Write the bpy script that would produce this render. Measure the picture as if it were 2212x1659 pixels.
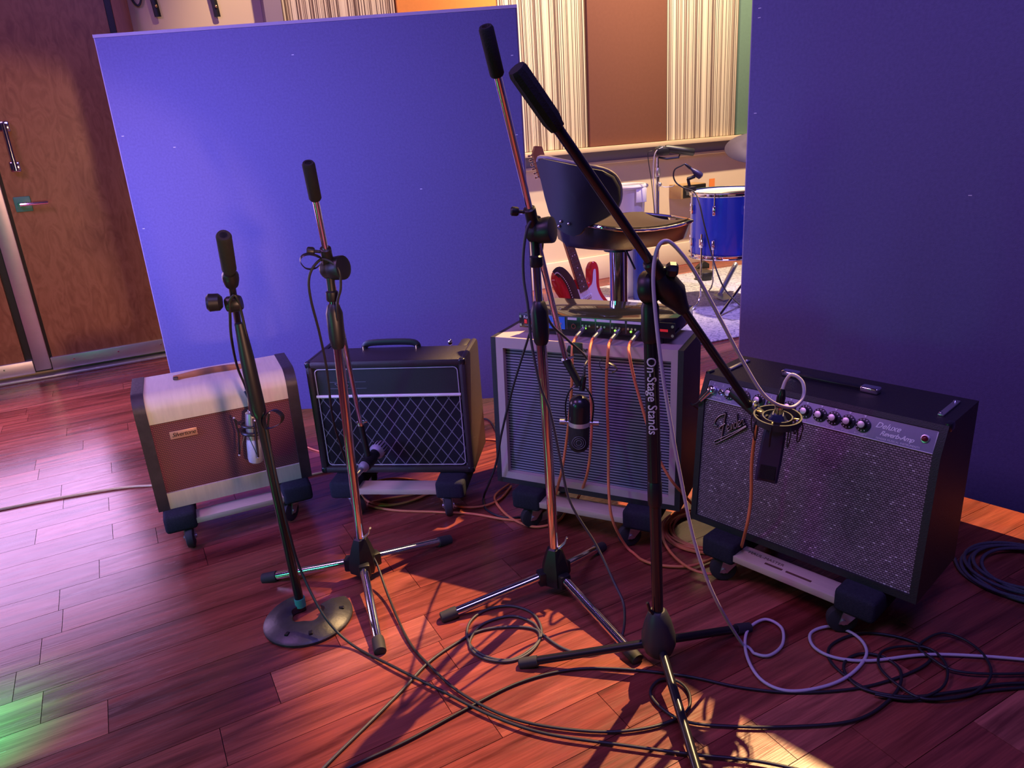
import bpy, bmesh, math, random
from mathutils import Vector as V, Matrix as MX
random.seed(7)
for o in list(bpy.data.objects): bpy.data.objects.remove(o)
scene = bpy.context.scene
COL = scene.collection
PI = math.pi
# ------------------------------------------------------------------ camera
IW, IH = 2212, 1659
FPX, PITCH, ROLL, CH = 1585.05, 0.33534, -0.06745, 1.261
FW = V((0, math.cos(PITCH), -math.sin(PITCH)))
UP0 = V((0, math.sin(PITCH), math.cos(PITCH))); RT0 = V((1, 0, 0))
RT = RT0*math.cos(ROLL) + UP0*math.sin(ROLL)
UP = -RT0*math.sin(ROLL) + UP0*math.cos(ROLL)
CAM = V((0, 0, CH))
cd = bpy.data.cameras.new('camera'); cam = bpy.data.objects.new('camera', cd); COL.objects.link(cam)
cd.sensor_fit = 'HORIZONTAL'; cd.sensor_width = 36; cd.lens = 36*FPX/IW; cd.clip_start = .02
m = MX.Identity(4)
for i in range(3):
    m[i][0] = RT[i]; m[i][1] = UP[i]; m[i][2] = -FW[i]; m[i][3] = CAM[i]
cam.matrix_world = m
scene.camera = cam
# ------------------------------------------------------------------ view + world
vs = scene.view_settings
vs.view_transform = 'Standard'; vs.look = 'None'; vs.gamma = 1; vs.exposure = 0.0; vs.use_curve_mapping = False
w = bpy.data.worlds.new('World'); scene.world = w; w.use_nodes = True
w.node_tree.nodes['Background'].inputs[0].default_value = (.20, .10, .40, 1)
w.node_tree.nodes['Background'].inputs[1].default_value = .07
# ------------------------------------------------------------------ lights (stage lamps of the studio)
def aim(o, tgt):
    d = V(tgt) - o.location
    o.rotation_euler = d.to_track_quat('-Z', 'Y').to_euler()
def lamp(kind, name, loc, tgt, col, power, **kw):
    d = bpy.data.lights.new(name, kind); d.color = col; d.energy = power
    for k, v in kw.items(): setattr(d, k, v)
    o = bpy.data.objects.new(name, d); COL.objects.link(o); o.location = loc; aim(o, tgt)
    return o
lamp('SPOT', 'warm_ceiling_spot', (2.6, 4.9, 5.8), (1.0, 2.1, 0), (1, .62, .26), 5000, spot_size=math.radians(26), spot_blend=.3, shadow_soft_size=.035)
lamp('SPOT', 'warm_wall_wash', (2.0, 4.7, 4.6), (1.5, 6.6, 1.6), (1, .74, .46), 1600, spot_size=math.radians(78), spot_blend=.6, shadow_soft_size=.06)
lamp('SPOT', 'violet_back_wash', (2.3, 3.7, 3.2), (1.25, 4.3, .0), (.42, .30, 1), 420, spot_size=math.radians(60), spot_blend=.8, shadow_soft_size=.15)
lamp('SPOT', 'blue_stage_wash', (-3.0, 1.3, 1.3), (-.95, 3.2, .85), (.27, .25, 1), 720, spot_size=math.radians(62), spot_blend=.9, shadow_soft_size=.6)
lamp('AREA', 'lavender_side_wash', (-2.85, 3.6, .85), (-1.3, 2.1, .0), (.80, .48, 1), 28, shape='RECTANGLE', size=1.3, size_y=.9)
lamp('SPOT', 'warm_wall_wash_left', (-.2, 4.2, 4.3), (-.75, 5.4, 2.0), (1, .66, .38), 520, spot_size=math.radians(58), spot_blend=.5, shadow_soft_size=.06)
lamp('AREA', 'violet_overhead_wash', (.2, .2, 3.4), (.3, 2.3, .2), (.33, .23, 1), 42, shape='RECTANGLE', size=1.4, size_y=.8)
lamp('AREA', 'magenta_overhead_wash', (-2.4, 1.2, 3.2), (-1.2, 1.9, 0), (.75, .30, 1), 44, shape='RECTANGLE', size=1.2, size_y=.8)
lamp('SPOT', 'pink_front_spot', (.78, -.60, 1.02), (-2.75, 4.4, .66), (1, .50, .32), 270, spot_size=math.radians(22), spot_blend=.10, shadow_soft_size=.09)
lamp('SPOT', 'green_floor_uplight', (-1.62, 1.08, .45), (-1.40, 1.33, 0), (.0, 1, .30), 240, spot_size=math.radians(44), spot_blend=1, shadow_soft_size=.06)
lamp('AREA', 'green_accent', (-1.7, .55, .7), (-.5, 2.1, .4), (.05, 1, .45), 4.0, shape='SQUARE', size=.25)
# ------------------------------------------------------------------ pixel helpers
def ray(px, py): return FW + RT*((px-IW/2)/FPX) + UP*((IH/2-py)/FPX)
def FL(px, py, z=0.0):
    d = ray(px, py); return CAM + d*((z-CH)/d.z)
def AY(px, py, y):
    d = ray(px, py); return CAM + d*(y/d.y)
def PLN(px, py, pt, yaw):
    n = V((-math.sin(yaw), math.cos(yaw), 0)); d = ray(px, py)
    return CAM + d*((V((pt[0], pt[1], 0))-CAM).dot(n)/d.dot(n))
def pix(P):
    d = V(P)-CAM; z = d.dot(FW); return (IW/2+FPX*d.dot(RT)/z, IH/2-FPX*d.dot(UP)/z)
def VT(base, py):      # height on the vertical above base seen at image row py
    lo, hi = 0, 3
    for _ in range(40):
        mid = (lo+hi)/2
        if pix((base[0], base[1], mid))[1] > py: lo = mid
        else: hi = mid
    return lo
# ------------------------------------------------------------------ materials
MATS = {}
def mat(name, col, rough=.5, metal=0, var=0, vscale=8, bump=0, bscale=200, spec=.5, coat=0, stretch=(1, 1, 1), emit=None, estr=0, alpha=None, trans=0):
    if name in MATS: return MATS[name]
    mt = bpy.data.materials.new(name); mt.use_nodes = True; MATS[name] = mt
    nt = mt.node_tree; N = nt.nodes; L = nt.links; b = N['Principled BSDF']
    b.inputs['Base Color'].default_value = (*col, 1); b.inputs['Roughness'].default_value = rough
    b.inputs['Metallic'].default_value = metal; b.inputs['Specular IOR Level'].default_value = spec
    b.inputs['Coat Weight'].default_value = coat; b.inputs['Transmission Weight'].default_value = trans
    tc = N.new('ShaderNodeTexCoord'); mp = N.new('ShaderNodeMapping'); mp.inputs['Scale'].default_value = stretch
    L.new(tc.outputs['Object'], mp.inputs['Vector'])
    nz = N.new('ShaderNodeTexNoise'); nz.inputs['Scale'].default_value = vscale; nz.inputs['Detail'].default_value = 6
    L.new(mp.outputs[0], nz.inputs['Vector'])
    v = max(var, .03)
    mx = N.new('ShaderNodeMix'); mx.data_type = 'RGBA'
    mx.inputs[6].default_value = (*[c*(1-v) for c in col], 1); mx.inputs[7].default_value = (*[min(1, c*(1+v)) for c in col], 1)
    L.new(nz.outputs['Fac'], mx.inputs[0]); L.new(mx.outputs[2], b.inputs['Base Color'])
    if bump:
        n2 = N.new('ShaderNodeTexNoise'); n2.inputs['Scale'].default_value = bscale; n2.inputs['Detail'].default_value = 2
        L.new(mp.outputs[0], n2.inputs['Vector'])
        bp = N.new('ShaderNodeBump'); bp.inputs['Strength'].default_value = bump; bp.inputs['Distance'].default_value = .002
        L.new(n2.outputs['Fac'], bp.inputs['Height']); L.new(bp.outputs[0], b.inputs['Normal'])
    if emit:
        b.inputs['Emission Color'].default_value = (*emit, 1); b.inputs['Emission Strength'].default_value = estr
    return mt
def nodes_mat(name, rough=.6, metal=0, spec=.5):
    mt = bpy.data.materials.new(name); mt.use_nodes = True; MATS[name] = mt
    b = mt.node_tree.nodes['Principled BSDF']; b.inputs['Roughness'].default_value = rough; b.inputs['Metallic'].default_value = metal
    b.inputs['Specular IOR Level'].default_value = spec
    return mt, mt.node_tree.nodes, mt.node_tree.links, b
def math_n(N, L, op, a, b=None, c=None):
    n = N.new('ShaderNodeMath'); n.operation = op
    for i, x in enumerate((a, b, c)):
        if x is None: continue
        if isinstance(x, (int, float)): n.inputs[i].default_value = x
        else: L.new(x, n.inputs[i])
    return n.outputs[0]
def mix_n(N, L, f, a, b):
    n = N.new('ShaderNodeMix'); n.data_type = 'RGBA'
    if isinstance(f, (int, float)): n.inputs[0].default_value = f
    else: L.new(f, n.inputs[0])
    for i, x in ((6, a), (7, b)):
        if isinstance(x, tuple): n.inputs[i].default_value = (*x, 1)
        else: L.new(x, n.inputs[i])
    return n.outputs[2]
def ramp_n(N, L, f, stops, interp='LINEAR'):
    n = N.new('ShaderNodeValToRGB'); n.color_ramp.interpolation = interp
    el = n.color_ramp.elements
    while len(el) < len(stops): el.new(.5)
    for e, (p, c) in zip(el, stops): e.position = p; e.color = (*c, 1)
    L.new(f, n.inputs[0]); return n.outputs[0]
TH = math.radians(27.5)      # plank direction
def wood_floor():
    mt, N, L, b = nodes_mat('floor_wood', .26, 0, .5)
    g = N.new('ShaderNodeNewGeometry'); oi = N.new('ShaderNodeObjectInfo')
    vr = N.new('ShaderNodeVectorRotate'); vr.inputs['Angle'].default_value = -TH; vr.inputs['Axis'].default_value = (0, 0, 1)
    L.new(g.outputs['Position'], vr.inputs['Vector'])
    rnd = math_n(N, L, 'FRACT', math_n(N, L, 'ADD', oi.outputs['Random'], math_n(N, L, 'MULTIPLY', g.outputs['Random Per Island'], 7.31)))
    off = N.new('ShaderNodeCombineXYZ'); L.new(math_n(N, L, 'MULTIPLY', rnd, 37.0), off.inputs[2]); L.new(math_n(N, L, 'MULTIPLY', rnd, 91.0), off.inputs[0])
    ad = N.new('ShaderNodeVectorMath'); ad.operation = 'ADD'; L.new(vr.outputs[0], ad.inputs[0]); L.new(off.outputs[0], ad.inputs[1])
    mp = N.new('ShaderNodeMapping'); mp.inputs['Scale'].default_value = (1.3, 15, 1); L.new(ad.outputs[0], mp.inputs['Vector'])
    n1 = N.new('ShaderNodeTexNoise'); n1.inputs['Scale'].default_value = 1.6; n1.inputs['Detail'].default_value = 7; n1.inputs['Distortion'].default_value = .9; L.new(mp.outputs[0], n1.inputs['Vector'])
    mp2 = N.new('ShaderNodeMapping'); mp2.inputs['Scale'].default_value = (6, 160, 1); L.new(ad.outputs[0], mp2.inputs['Vector'])
    n2 = N.new('ShaderNodeTexNoise'); n2.inputs['Scale'].default_value = 1.5; n2.inputs['Detail'].default_value = 3; L.new(mp2.outputs[0], n2.inputs['Vector'])
    c1 = ramp_n(N, L, rnd, [(0, (.17, .034, .026)), (.4, (.23, .052, .038)), (.75, (.29, .074, .050)), (1, (.38, .120, .085))])
    c2 = ramp_n(N, L, n1.outputs['Fac'], [(.3, (.42, .36, .36)), (.5, (1, 1, 1)), (.72, (1.5, 1.45, 1.4))])
    mu = N.new('ShaderNodeMix'); mu.data_type = 'RGBA'; mu.blend_type = 'MULTIPLY'; mu.inputs[0].default_value = 1; L.new(c1, mu.inputs[6]); L.new(c2, mu.inputs[7])
    c3 = ramp_n(N, L, n2.outputs['Fac'], [(.3, (.78, .75, .75)), (.7, (1.12, 1.12, 1.12))])
    mu2 = N.new('ShaderNodeMix'); mu2.data_type = 'RGBA'; mu2.blend_type = 'MULTIPLY'; mu2.inputs[0].default_value = 1; L.new(mu.outputs[2], mu2.inputs[6]); L.new(c3, mu2.inputs[7])
    L.new(mu2.outputs[2], b.inputs['Base Color'])
    n3 = N.new('ShaderNodeTexNoise'); n3.inputs['Scale'].default_value = 6; n3.inputs['Detail'].default_value = 5
    L.new(math_n(N, L, 'MULTIPLY_ADD', n3.outputs['Fac'], .22, .14), b.inputs['Roughness'])
    bp = N.new('ShaderNodeBump'); bp.inputs['Strength'].default_value = .08; bp.inputs['Distance'].default_value = .002
    L.new(n2.outputs['Fac'], bp.inputs['Height']); L.new(bp.outputs[0], b.inputs['Normal'])
    return mt
M_FLOOR = wood_floor()
def ply_mat():
    mt, N, L, b = nodes_mat('door_ply', .38)
    tc = N.new('ShaderNodeTexCoord'); mp = N.new('ShaderNodeMapping'); mp.inputs['Scale'].default_value = (7, 7, 2.6); L.new(tc.outputs['Object'], mp.inputs['Vector'])
    n1 = N.new('ShaderNodeTexNoise'); n1.inputs['Scale'].default_value = 2.4; n1.inputs['Detail'].default_value = 8; n1.inputs['Distortion'].default_value = 2.2; L.new(mp.outputs[0], n1.inputs['Vector'])
    L.new(ramp_n(N, L, n1.outputs['Fac'], [(.3, (.28, .115, .045)), (.48, (.36, .16, .062)), (.62, (.42, .20, .082)), (.8, (.34, .145, .056))]), b.inputs['Base Color'])
    return mt
def xyz(N, L, scale=(1, 1, 1)):
    tc = N.new('ShaderNodeTexCoord'); sp = N.new('ShaderNodeSeparateXYZ'); L.new(tc.outputs['Object'], sp.inputs[0]); return sp.outputs
def stripes_mat():       # striped upholstery: irregular dark lines on cream
    mt, N, L, b = nodes_mat('striped_fabric', .9)
    s = xyz(N, L)
    cx = N.new('ShaderNodeCombineXYZ'); L.new(s[0], cx.inputs[0])
    n = N.new('ShaderNodeTexNoise'); n.inputs['Scale'].default_value = 110; n.inputs['Detail'].default_value = 1; L.new(cx.outputs[0], n.inputs['Vector'])
    n2 = N.new('ShaderNodeTexNoise'); n2.inputs['Scale'].default_value = 22; n2.inputs['Detail'].default_value = 0; L.new(cx.outputs[0], n2.inputs['Vector'])
    f = math_n(N, L, 'ADD', n.outputs['Fac'], math_n(N, L, 'MULTIPLY_ADD', n2.outputs['Fac'], .35, -.175))
    L.new(ramp_n(N, L, f, [(0, (.10, .06, .06)), (.455, (.36, .25, .20)), (.485, (.66, .57, .46)), (.545, (.80, .72, .58))], 'CONSTANT'), b.inputs['Base Color'])
    return mt
def weave_mat(name, ca, cb, px, pz, rough=.85, sparkle=0):
    mt, N, L, b = nodes_mat(name, rough, 0, .3)
    s = xyz(N, L)
    row = math_n(N, L, 'FLOOR', math_n(N, L, 'DIVIDE', s[2], pz))
    xo = math_n(N, L, 'ADD', math_n(N, L, 'DIVIDE', s[0], px), math_n(N, L, 'MULTIPLY', row, .5))
    fx = math_n(N, L, 'ABSOLUTE', math_n(N, L, 'SUBTRACT', math_n(N, L, 'FRACT', xo), .5))
    fz = math_n(N, L, 'ABSOLUTE', math_n(N, L, 'SUBTRACT', math_n(N, L, 'FRACT', math_n(N, L, 'DIVIDE', s[2], pz)), .5))
    d = math_n(N, L, 'LESS_THAN', math_n(N, L, 'MAXIMUM', fx, math_n(N, L, 'MULTIPLY', fz, 1.35)), .40)
    col = mix_n(N, L, d, ca, cb)
    if sparkle:
        cell = N.new('ShaderNodeCombineXYZ'); L.new(math_n(N, L, 'FLOOR', xo), cell.inputs[0]); L.new(row, cell.inputs[1])
        wn = N.new('ShaderNodeTexWhiteNoise'); wn.noise_dimensions = '2D'; L.new(cell.outputs[0], wn.inputs['Vector'])
        hi = math_n(N, L, 'MULTIPLY', math_n(N, L, 'GREATER_THAN', wn.outputs['Value'], .974), d)
        col = mix_n(N, L, hi, col, (.62, .58, .6))
        v = math_n(N, L, 'MULTIPLY_ADD', wn.outputs['Value'], .5, .72)
        mu = N.new('ShaderNodeMix'); mu.data_type = 'RGBA'; mu.blend_type = 'MULTIPLY'; mu.inputs[0].default_value = 1; L.new(col, mu.inputs[6])
        cc = N.new('ShaderNodeCombineColor')
        for i in range(3): L.new(v, cc.inputs[i])
        L.new(cc.outputs[0], mu.inputs[7]); col = mu.outputs[2]
    L.new(col, b.inputs['Base Color'])
    bp = N.new('ShaderNodeBump'); bp.inputs['Strength'].default_value = .4; bp.inputs['Distance'].default_value = .001
    L.new(d, bp.inputs['Height']); L.new(bp.outputs[0], b.inputs['Normal'])
    return mt
def diamond_mat():
    mt, N, L, b = nodes_mat('diamond_cloth', .85, 0, .3)
    s = xyz(N, L)
    px, pz = .0445, .0615
    a = math_n(N, L, 'ADD', math_n(N, L, 'DIVIDE', s[0], px), math_n(N, L, 'DIVIDE', s[2], pz))
    c = math_n(N, L, 'SUBTRACT', math_n(N, L, 'DIVIDE', s[0], px), math_n(N, L, 'DIVIDE', s[2], pz))
    la = math_n(N, L, 'ABSOLUTE', math_n(N, L, 'SUBTRACT', math_n(N, L, 'FRACT', a), .5))
    lc = math_n(N, L, 'ABSOLUTE', math_n(N, L, 'SUBTRACT', math_n(N, L, 'FRACT', c), .5))
    m_ = math_n(N, L, 'MAXIMUM', math_n(N, L, 'LESS_THAN', la, .042), math_n(N, L, 'LESS_THAN', lc, .042))
    L.new(mix_n(N, L, m_, (.012, .011, .016), (.19, .18, .22)), b.inputs['Base Color'])
    return mt
def line_mat():
    mt, N, L, b = nodes_mat('ribbed_cloth', .8, 0, .3)
    s = xyz(N, L)
    f = math_n(N, L, 'FRACT', math_n(N, L, 'DIVIDE', s[2], .0092))
    m_ = math_n(N, L, 'LESS_THAN', f, .5)
    L.new(mix_n(N, L, m_, (.30, .30, .36), (.028, .028, .05)), b.inputs['Base Color'])
    return mt
M_PLY = ply_mat(); M_STRIPE = stripes_mat(); M_DIAM = diamond_mat(); M_RIB = line_mat()
M_SILVCLOTH = weave_mat('maroon_weave', (.085, .028, .034), (.25, .088, .095), .0064, .0064)
M_FENCLOTH = weave_mat('silver_weave', (.06, .03, .05), (.36, .30, .33), .0082, .0056, .6, 1)
M_GOBO = mat('gobo_felt', (.140, .130, .270), .95, 0, .22, 110, .4, 320, spec=.15)
M_GEDGE = mat('gobo_edge', (.36, .30, .38), .8, 0, .1, 30)
M_CREAM = mat('cream_paint', (.72, .58, .44), .75, 0, .05, 4, .05, 90)
M_BASE = mat('baseboard_paint', (.76, .64, .52), .6, 0, .04, 5)
M_WHITEW = mat('white_paint', (.74, .60, .46), .8, 0, .04, 5)
M_PILAS = mat('pilaster_shade', (.30, .24, .34), .8)  # pilaster in shadow: the purple shade is put into its colour
M_ALU = mat('brushed_aluminium', (.62, .62, .62), .38, .75, .06, 30)
M_CHROME = mat('chrome', (.82, .82, .84), .10, 1, .03, 10)
M_STEEL = mat('zinc_steel', (.62, .62, .60), .32, .9, .1, 40)
M_BRASS = mat('brass', (.85, .6, .25), .3, 1)
M_BLK = mat('black_plastic', (.012, .012, .014), .42, 0, .1, 40)
M_BLKM = mat('black_enamel', (.014, .014, .017), .3, .1, .1, 30, coat=.2)
M_FOAM = mat('black_foam', (.014, .014, .016), .85, 0, .2, 90, .4, 300)
M_RUB = mat('black_rubber', (.03, .03, .035), .7, 0, .15, 60)
M_TOLEX = mat('black_tolex', (.020, .018, .022), .5, 0, .25, 150, .55, 420)
M_TOLEXB = mat('brown_tolex', (.034, .024, .026), .52, 0, .25, 150, .5, 420)
M_CARPET = mat('carpet', (.035, .037, .05), 1, 0, .4, 160, .9, 500, spec=.05)
M_PINE = mat('pine_board', (.62, .50, .36), .6, 0, .14, 12, .1, 60, stretch=(1, 14, 14))
M_CREAMV = mat('cream_vinyl', (.60, .54, .40), .55, 0, .16, 10, .15, 120, stretch=(9, 1, 1))
M_BRNV = mat('dark_leatherette', (.035, .026, .030), .5, 0, .55, 45, .4, 90)
M_TANV = mat('taupe_vinyl', (.50, .40, .37), .62, 0, .08, 25, .15, 200)
M_ORANGE = mat('orange_cable', (.80, .24, .09), .5, 0, .08, 30)
M_WHITEC = mat('pale_cable', (.55, .50, .58), .55, 0, .06, 30)
M_BLKC = mat('black_cable', (.020, .020, .024), .45, 0, .1, 30)
M_GREYC = mat('grey_cable', (.065, .06, .07), .5, 0, .15, 30)
M_BRAID = mat('braided_cable', (.09, .085, .11), .75, 0, .5, 300, .5, 500)
M_YEL = mat('yellow_cable', (.75, .62, .30), .5)
M_INK = mat('white_ink', (.80, .78, .82), .6)
M_LAV = mat('dim_ink', (.16, .15, .20), .5)
# ------------------------------------------------------------------ mesh builder
def basis(ax):
    ax = V(ax).normalized(); a = V((0, 0, 1)) if abs(ax.z) < .9 else V((1, 0, 0))
    u = ax.cross(a).normalized(); return u, ax.cross(u).normalized(), ax
class B:
    def __init__(s): s.bm = bmesh.new()
    def box(s, c, size, rz=0, bev=0, seg=2, rot=None):
        r = bmesh.ops.create_cube(s.bm, size=1); vs = r['verts']
        for v in vs: v.co = V((v.co.x*size[0], v.co.y*size[1], v.co.z*size[2]))
        if bev:
            es = list({e for v in vs for e in v.link_edges})
            r = bmesh.ops.bevel(s.bm, geom=es, offset=bev, segments=seg, affect='EDGES', profile=.5)
            vs = list({v for f in r['faces'] for v in f.verts} | {v for v in vs if v.is_valid})
        mt = MX.Translation(V(c)) @ (rot.to_4x4() if rot else MX.Rotation(rz, 4, 'Z'))
        bmesh.ops.transform(s.bm, matrix=mt, verts=vs); return s
    def span(s, a, b, bev=0):
        return s.box([(a[i]+b[i])/2 for i in range(3)], [abs(b[i]-a[i]) for i in range(3)], 0, bev)
    def loft(s, rings, closed_ring=True, cap=True, loop=False):
        R = [[s.bm.verts.new(p) for p in ring] for ring in rings]; n = len(R[0])
        rng = range(len(R)) if loop else range(len(R)-1)
        for i in rng:
            a, b = R[i], R[(i+1) % len(R)]
            for j in range(n if closed_ring else n-1):
                k = (j+1) % n
                try: s.bm.faces.new((a[j], a[k], b[k], b[j]))
                except ValueError: pass
        if cap and closed_ring and not loop:
            s.bm.faces.new(R[0][::-1]); s.bm.faces.new(R[-1])
        return s
    def cyl(s, p, q, r1, r2=None, n=16, cap=True):
        p = V(p); q = V(q); r2 = r1 if r2 is None else r2; u, v, a = basis(q-p)
        mk = lambda c, r: [c+(u*math.cos(2*PI*i/n)+v*math.sin(2*PI*i/n))*r for i in range(n)]
        return s.loft([mk(p, r1), mk(q, r2)], cap=cap)
    def lathe(s, prof, p, ax, n=20, cap=True):
        p = V(p); u, v, a = basis(ax)
        return s.loft([[p+a*h+(u*math.cos(2*PI*i/n)+v*math.sin(2*PI*i/n))*max(r, 1e-5) for i in range(n)] for r, h in prof], cap=cap)
    def sph(s, c, r, sc=(1, 1, 1), n=16):
        rr = bmesh.ops.create_uvsphere(s.bm, u_segments=n, v_segments=n//2+2, radius=r)
        for v in rr['verts']: v.co = V((v.co.x*sc[0], v.co.y*sc[1], v.co.z*sc[2]))+V(c)
        return s
    def prism(s, poly, x0, x1):      # poly in (y,z), extruded along x
        return s.loft([[V((x0, y, z)) for y, z in poly], [V((x1, y, z)) for y, z in poly]])
    def slab(s, poly3, d):           # planar 3d polygon with thickness vector d
        d = V(d); return s.loft([[V(p) for p in poly3], [V(p)+d for p in poly3]])
    def tube(s, pts, r, n=8, loop=False, flat=None):
        pts = [V(p) for p in pts]; N = len(pts); rings = []; up = None
        for i, p in enumerate(pts):
            a = pts[(i+1) % N] if (loop or i < N-1) else p
            b = pts[i-1] if (loop or i > 0) else p
            t = (a-b); t = t.normalized() if t.length > 1e-9 else V((0, 0, 1))
            if up is None: up = basis(t)[0]
            up = (up - t*up.dot(t)); up = up.normalized() if up.length > 1e-6 else basis(t)[0]
            w_ = t.cross(up); ru, rw = (r, r) if flat is None else flat
            rings.append([p+up*(ru*math.cos(2*PI*k/n))+w_*(rw*math.sin(2*PI*k/n)) for k in range(n)])
        return s.loft(rings, loop=loop)
    def torus(s, c, ax, R, r, n=32, m_=8, arc=(0, 2*PI), sq=1):
        u, v, a = basis(ax); full = abs(arc[1]-arc[0]-2*PI) < 1e-6
        k = n if full else n+1
        return s.tube([V(c)+u*(R*math.cos(arc[0]+(arc[1]-arc[0])*i/n))+v*(R*sq*math.sin(arc[0]+(arc[1]-arc[0])*i/n)) for i in range(k)], r, m_, loop=full)
    def obj(s, name, mt, parent=None, smooth=40, world=False):
        bmesh.ops.recalc_face_normals(s.bm, faces=s.bm.faces)
        me = bpy.data.meshes.new(name); s.bm.to_mesh(me); s.bm.free()
        if smooth:
            me.shade_smooth(); me.set_sharp_from_angle(angle=math.radians(smooth))
        return link(name, me, mt, parent, world)
def link(name, me, mt, parent=None, world=False):
    if mt and not me.materials: me.materials.append(mt)
    o = bpy.data.objects.new(name, me); COL.objects.link(o)
    if parent:
        o.parent = parent
        if world:
            def wm(q): return q.matrix_basis.copy() if not q.parent else wm(q.parent) @ q.matrix_parent_inverse @ q.matrix_basis
            o.matrix_parent_inverse = wm(parent).inverted()
    return o
def tag(o, label, cat, group=None, kind=None):
    o['label'] = label; o['category'] = cat
    if group: o['group'] = group
    if kind: o['kind'] = kind
    return o
def thing(name, label, cat, loc=(0, 0, 0), rz=0, group=None):
    o = bpy.data.objects.new(name, None); COL.objects.link(o); o.location = loc; o.rotation_euler = (0, 0, rz); o.empty_display_size = .05
    return tag(o, label, cat, group)
def struct(o): o['kind'] = 'structure'; return o
def copy_tree(o, parent=None):
    c = o.copy(); COL.objects.link(c); c.parent = parent
    for ch in [x for x in bpy.data.objects if x.parent is o]: copy_tree(ch, c)
    return c
def spline(P, per=10, closed=False):
    P = [V(p) for p in P]; n = len(P); out = []
    for i in range(n if closed else n-1):
        g = (lambda k: P[k % n]) if closed else (lambda k: P[min(max(k, 0), n-1)])
        a, b, c, d = g(i-1), g(i), g(i+1), g(i+2)
        for k in range(per):
            t = k/per
            out.append(.5*((2*b)+(c-a)*t+(2*a-5*b+4*c-d)*t*t+(3*b-a-3*c+d)*t**3))
    if not closed: out.append(P[-1])
    return out
def text_mesh(txt, size, shear=0, ext=.0004, align='LEFT', space=1.0, bold=0):
    c = bpy.data.curves.new('text', 'FONT'); c.body = txt; c.size = size; c.shear = shear; c.extrude = ext; c.align_x = align; c.space_character = space; c.offset = bold; c.resolution_u = 3
    o = bpy.data.objects.new('text', c); COL.objects.link(o)
    dg = bpy.context.evaluated_depsgraph_get(); me = bpy.data.meshes.new_from_object(o.evaluated_get(dg))
    bpy.data.objects.remove(o); bpy.data.curves.remove(c); return me
def text(name, txt, size, mt, parent, loc, rot, **kw):
    me = text_mesh(txt, size, **kw); me.name = name
    o = link(name, me, mt, parent); o.location = loc; o.rotation_euler = rot; return o
# ------------------------------------------------------------------ setting: back wall with doors
WP, WY = V((-2.286, 4.677, 0)), math.radians(26)
WC, WS_ = math.cos(WY), math.sin(WY)
def SW(px, py):         # (s along wall, z) of an image point on the wall
    q = PLN(px, py, WP, WY); return ((q-WP).x*WC+(q-WP).y*WS_, q.z)
def wpos(s, d, z=0): return V((WP.x+s*WC+d*WS_, WP.y+s*WS_-d*WC, z))     # d: distance out of the wall into the room
def wallthing(name, label, cat, s=0, z=0, group=None):
    p = wpos(s, 0, z); return thing(name, label, cat, p, WY, group)
def wroot(name):        # structure frame on wall: local x along the wall, -y into the room
    o = bpy.data.objects.new(name, None); COL.objects.link(o); o.location = WP; o.rotation_euler = (0, 0, WY); struct(o); return o
wall = struct(B().span((-3.6, 0, 0), (7.2, .15, 6.2)).obj('wall_back', M_CREAM)); wall.location = WP; wall.rotation_euler = (0, 0, WY)
wp = B().span((.235, -.012, 1.09), (.985, 0, 4)).obj('painted_panel', M_WHITEW, wall)
B().span((.985, -.11, 1.09), (1.09, 0, 4)).obj('pilaster', M_PILAS, wall)
LEDZ = 1.075
tr = struct(B().span((1.05, -.13, LEDZ-.036), (7.2, 0, LEDZ), .004).obj('trim_1', mat('ledge_wood', (.62, .48, .33), .5, 0, .12, 10, stretch=(1, 8, 8)))); tr.location = WP; tr.rotation_euler = (0, 0, WY)
tr = struct(B().span((1.05, -.045, LEDZ-.115), (7.2, 0, LEDZ-.036)).obj('trim_2', mat('raceway_grey', (.22, .20, .22), .6))); tr.location = WP; tr.rotation_euler = (0, 0, WY)
tr = struct(B().span((1.05, -.06, LEDZ-.137), (7.2, 0, LEDZ-.115), .003).obj('trim_3', MATS['ledge_wood'])); tr.location = WP; tr.rotation_euler = (0, 0, WY)
bb = struct(B().span((.24, -.02, 0), (7.2, 0, .20), .004).obj('baseboard_back', M_BASE)); bb.location = WP; bb.rotation_euler = (0, 0, WY)
M_BROWN = mat('brown_felt', (.20, .085, .062), .95, 0, .08, 40, .2, 300, spec=.1)
M_GREEN = mat('green_felt', (.13, .22, .17), .95, 0, .08, 40, .2, 300, spec=.1)
M_ORF = mat('orange_felt', (.78, .30, .08), .95, 0, .08, 40, .2, 300, spec=.1)
for s0, s1, mt, d, nm_, lab in [(1.10, 1.84, M_STRIPE, .06, 'striped_panel', 'striped acoustic wall panel above the left end of the blue partition'),
        (1.85, 2.585, M_ORF, .075, 'orange_panel', 'orange felt acoustic wall panel peeking over the blue partition'),
        (2.595, 3.325, M_STRIPE, .06, 'striped_panel', 'cream striped acoustic wall panel left of the brown one'),
        (3.335, 4.085, M_BROWN, .075, 'brown_panel', 'plain brown felt acoustic wall panel above the black stool'),
        (4.095, 4.845, M_STRIPE, .06, 'striped_panel', 'cream striped acoustic wall panel between the brown and green ones'),
        (4.855, 5.6, M_GREEN, .075, 'green_panel', 'dark green felt acoustic wall panel beside the right partition'),
        (5.61, 6.35, M_STRIPE, .06, 'striped_panel', 'striped acoustic wall panel hidden behind the right partition')]:
    r = wallthing('acoustic_panel', lab, 'wall panel', s0, LEDZ+.002, 'acoustic panels along the back wall')
    B().span((0, -d, 0), (s1-s0, -.001, 2.35), .006).obj('fabric_face', mt, r)
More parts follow.
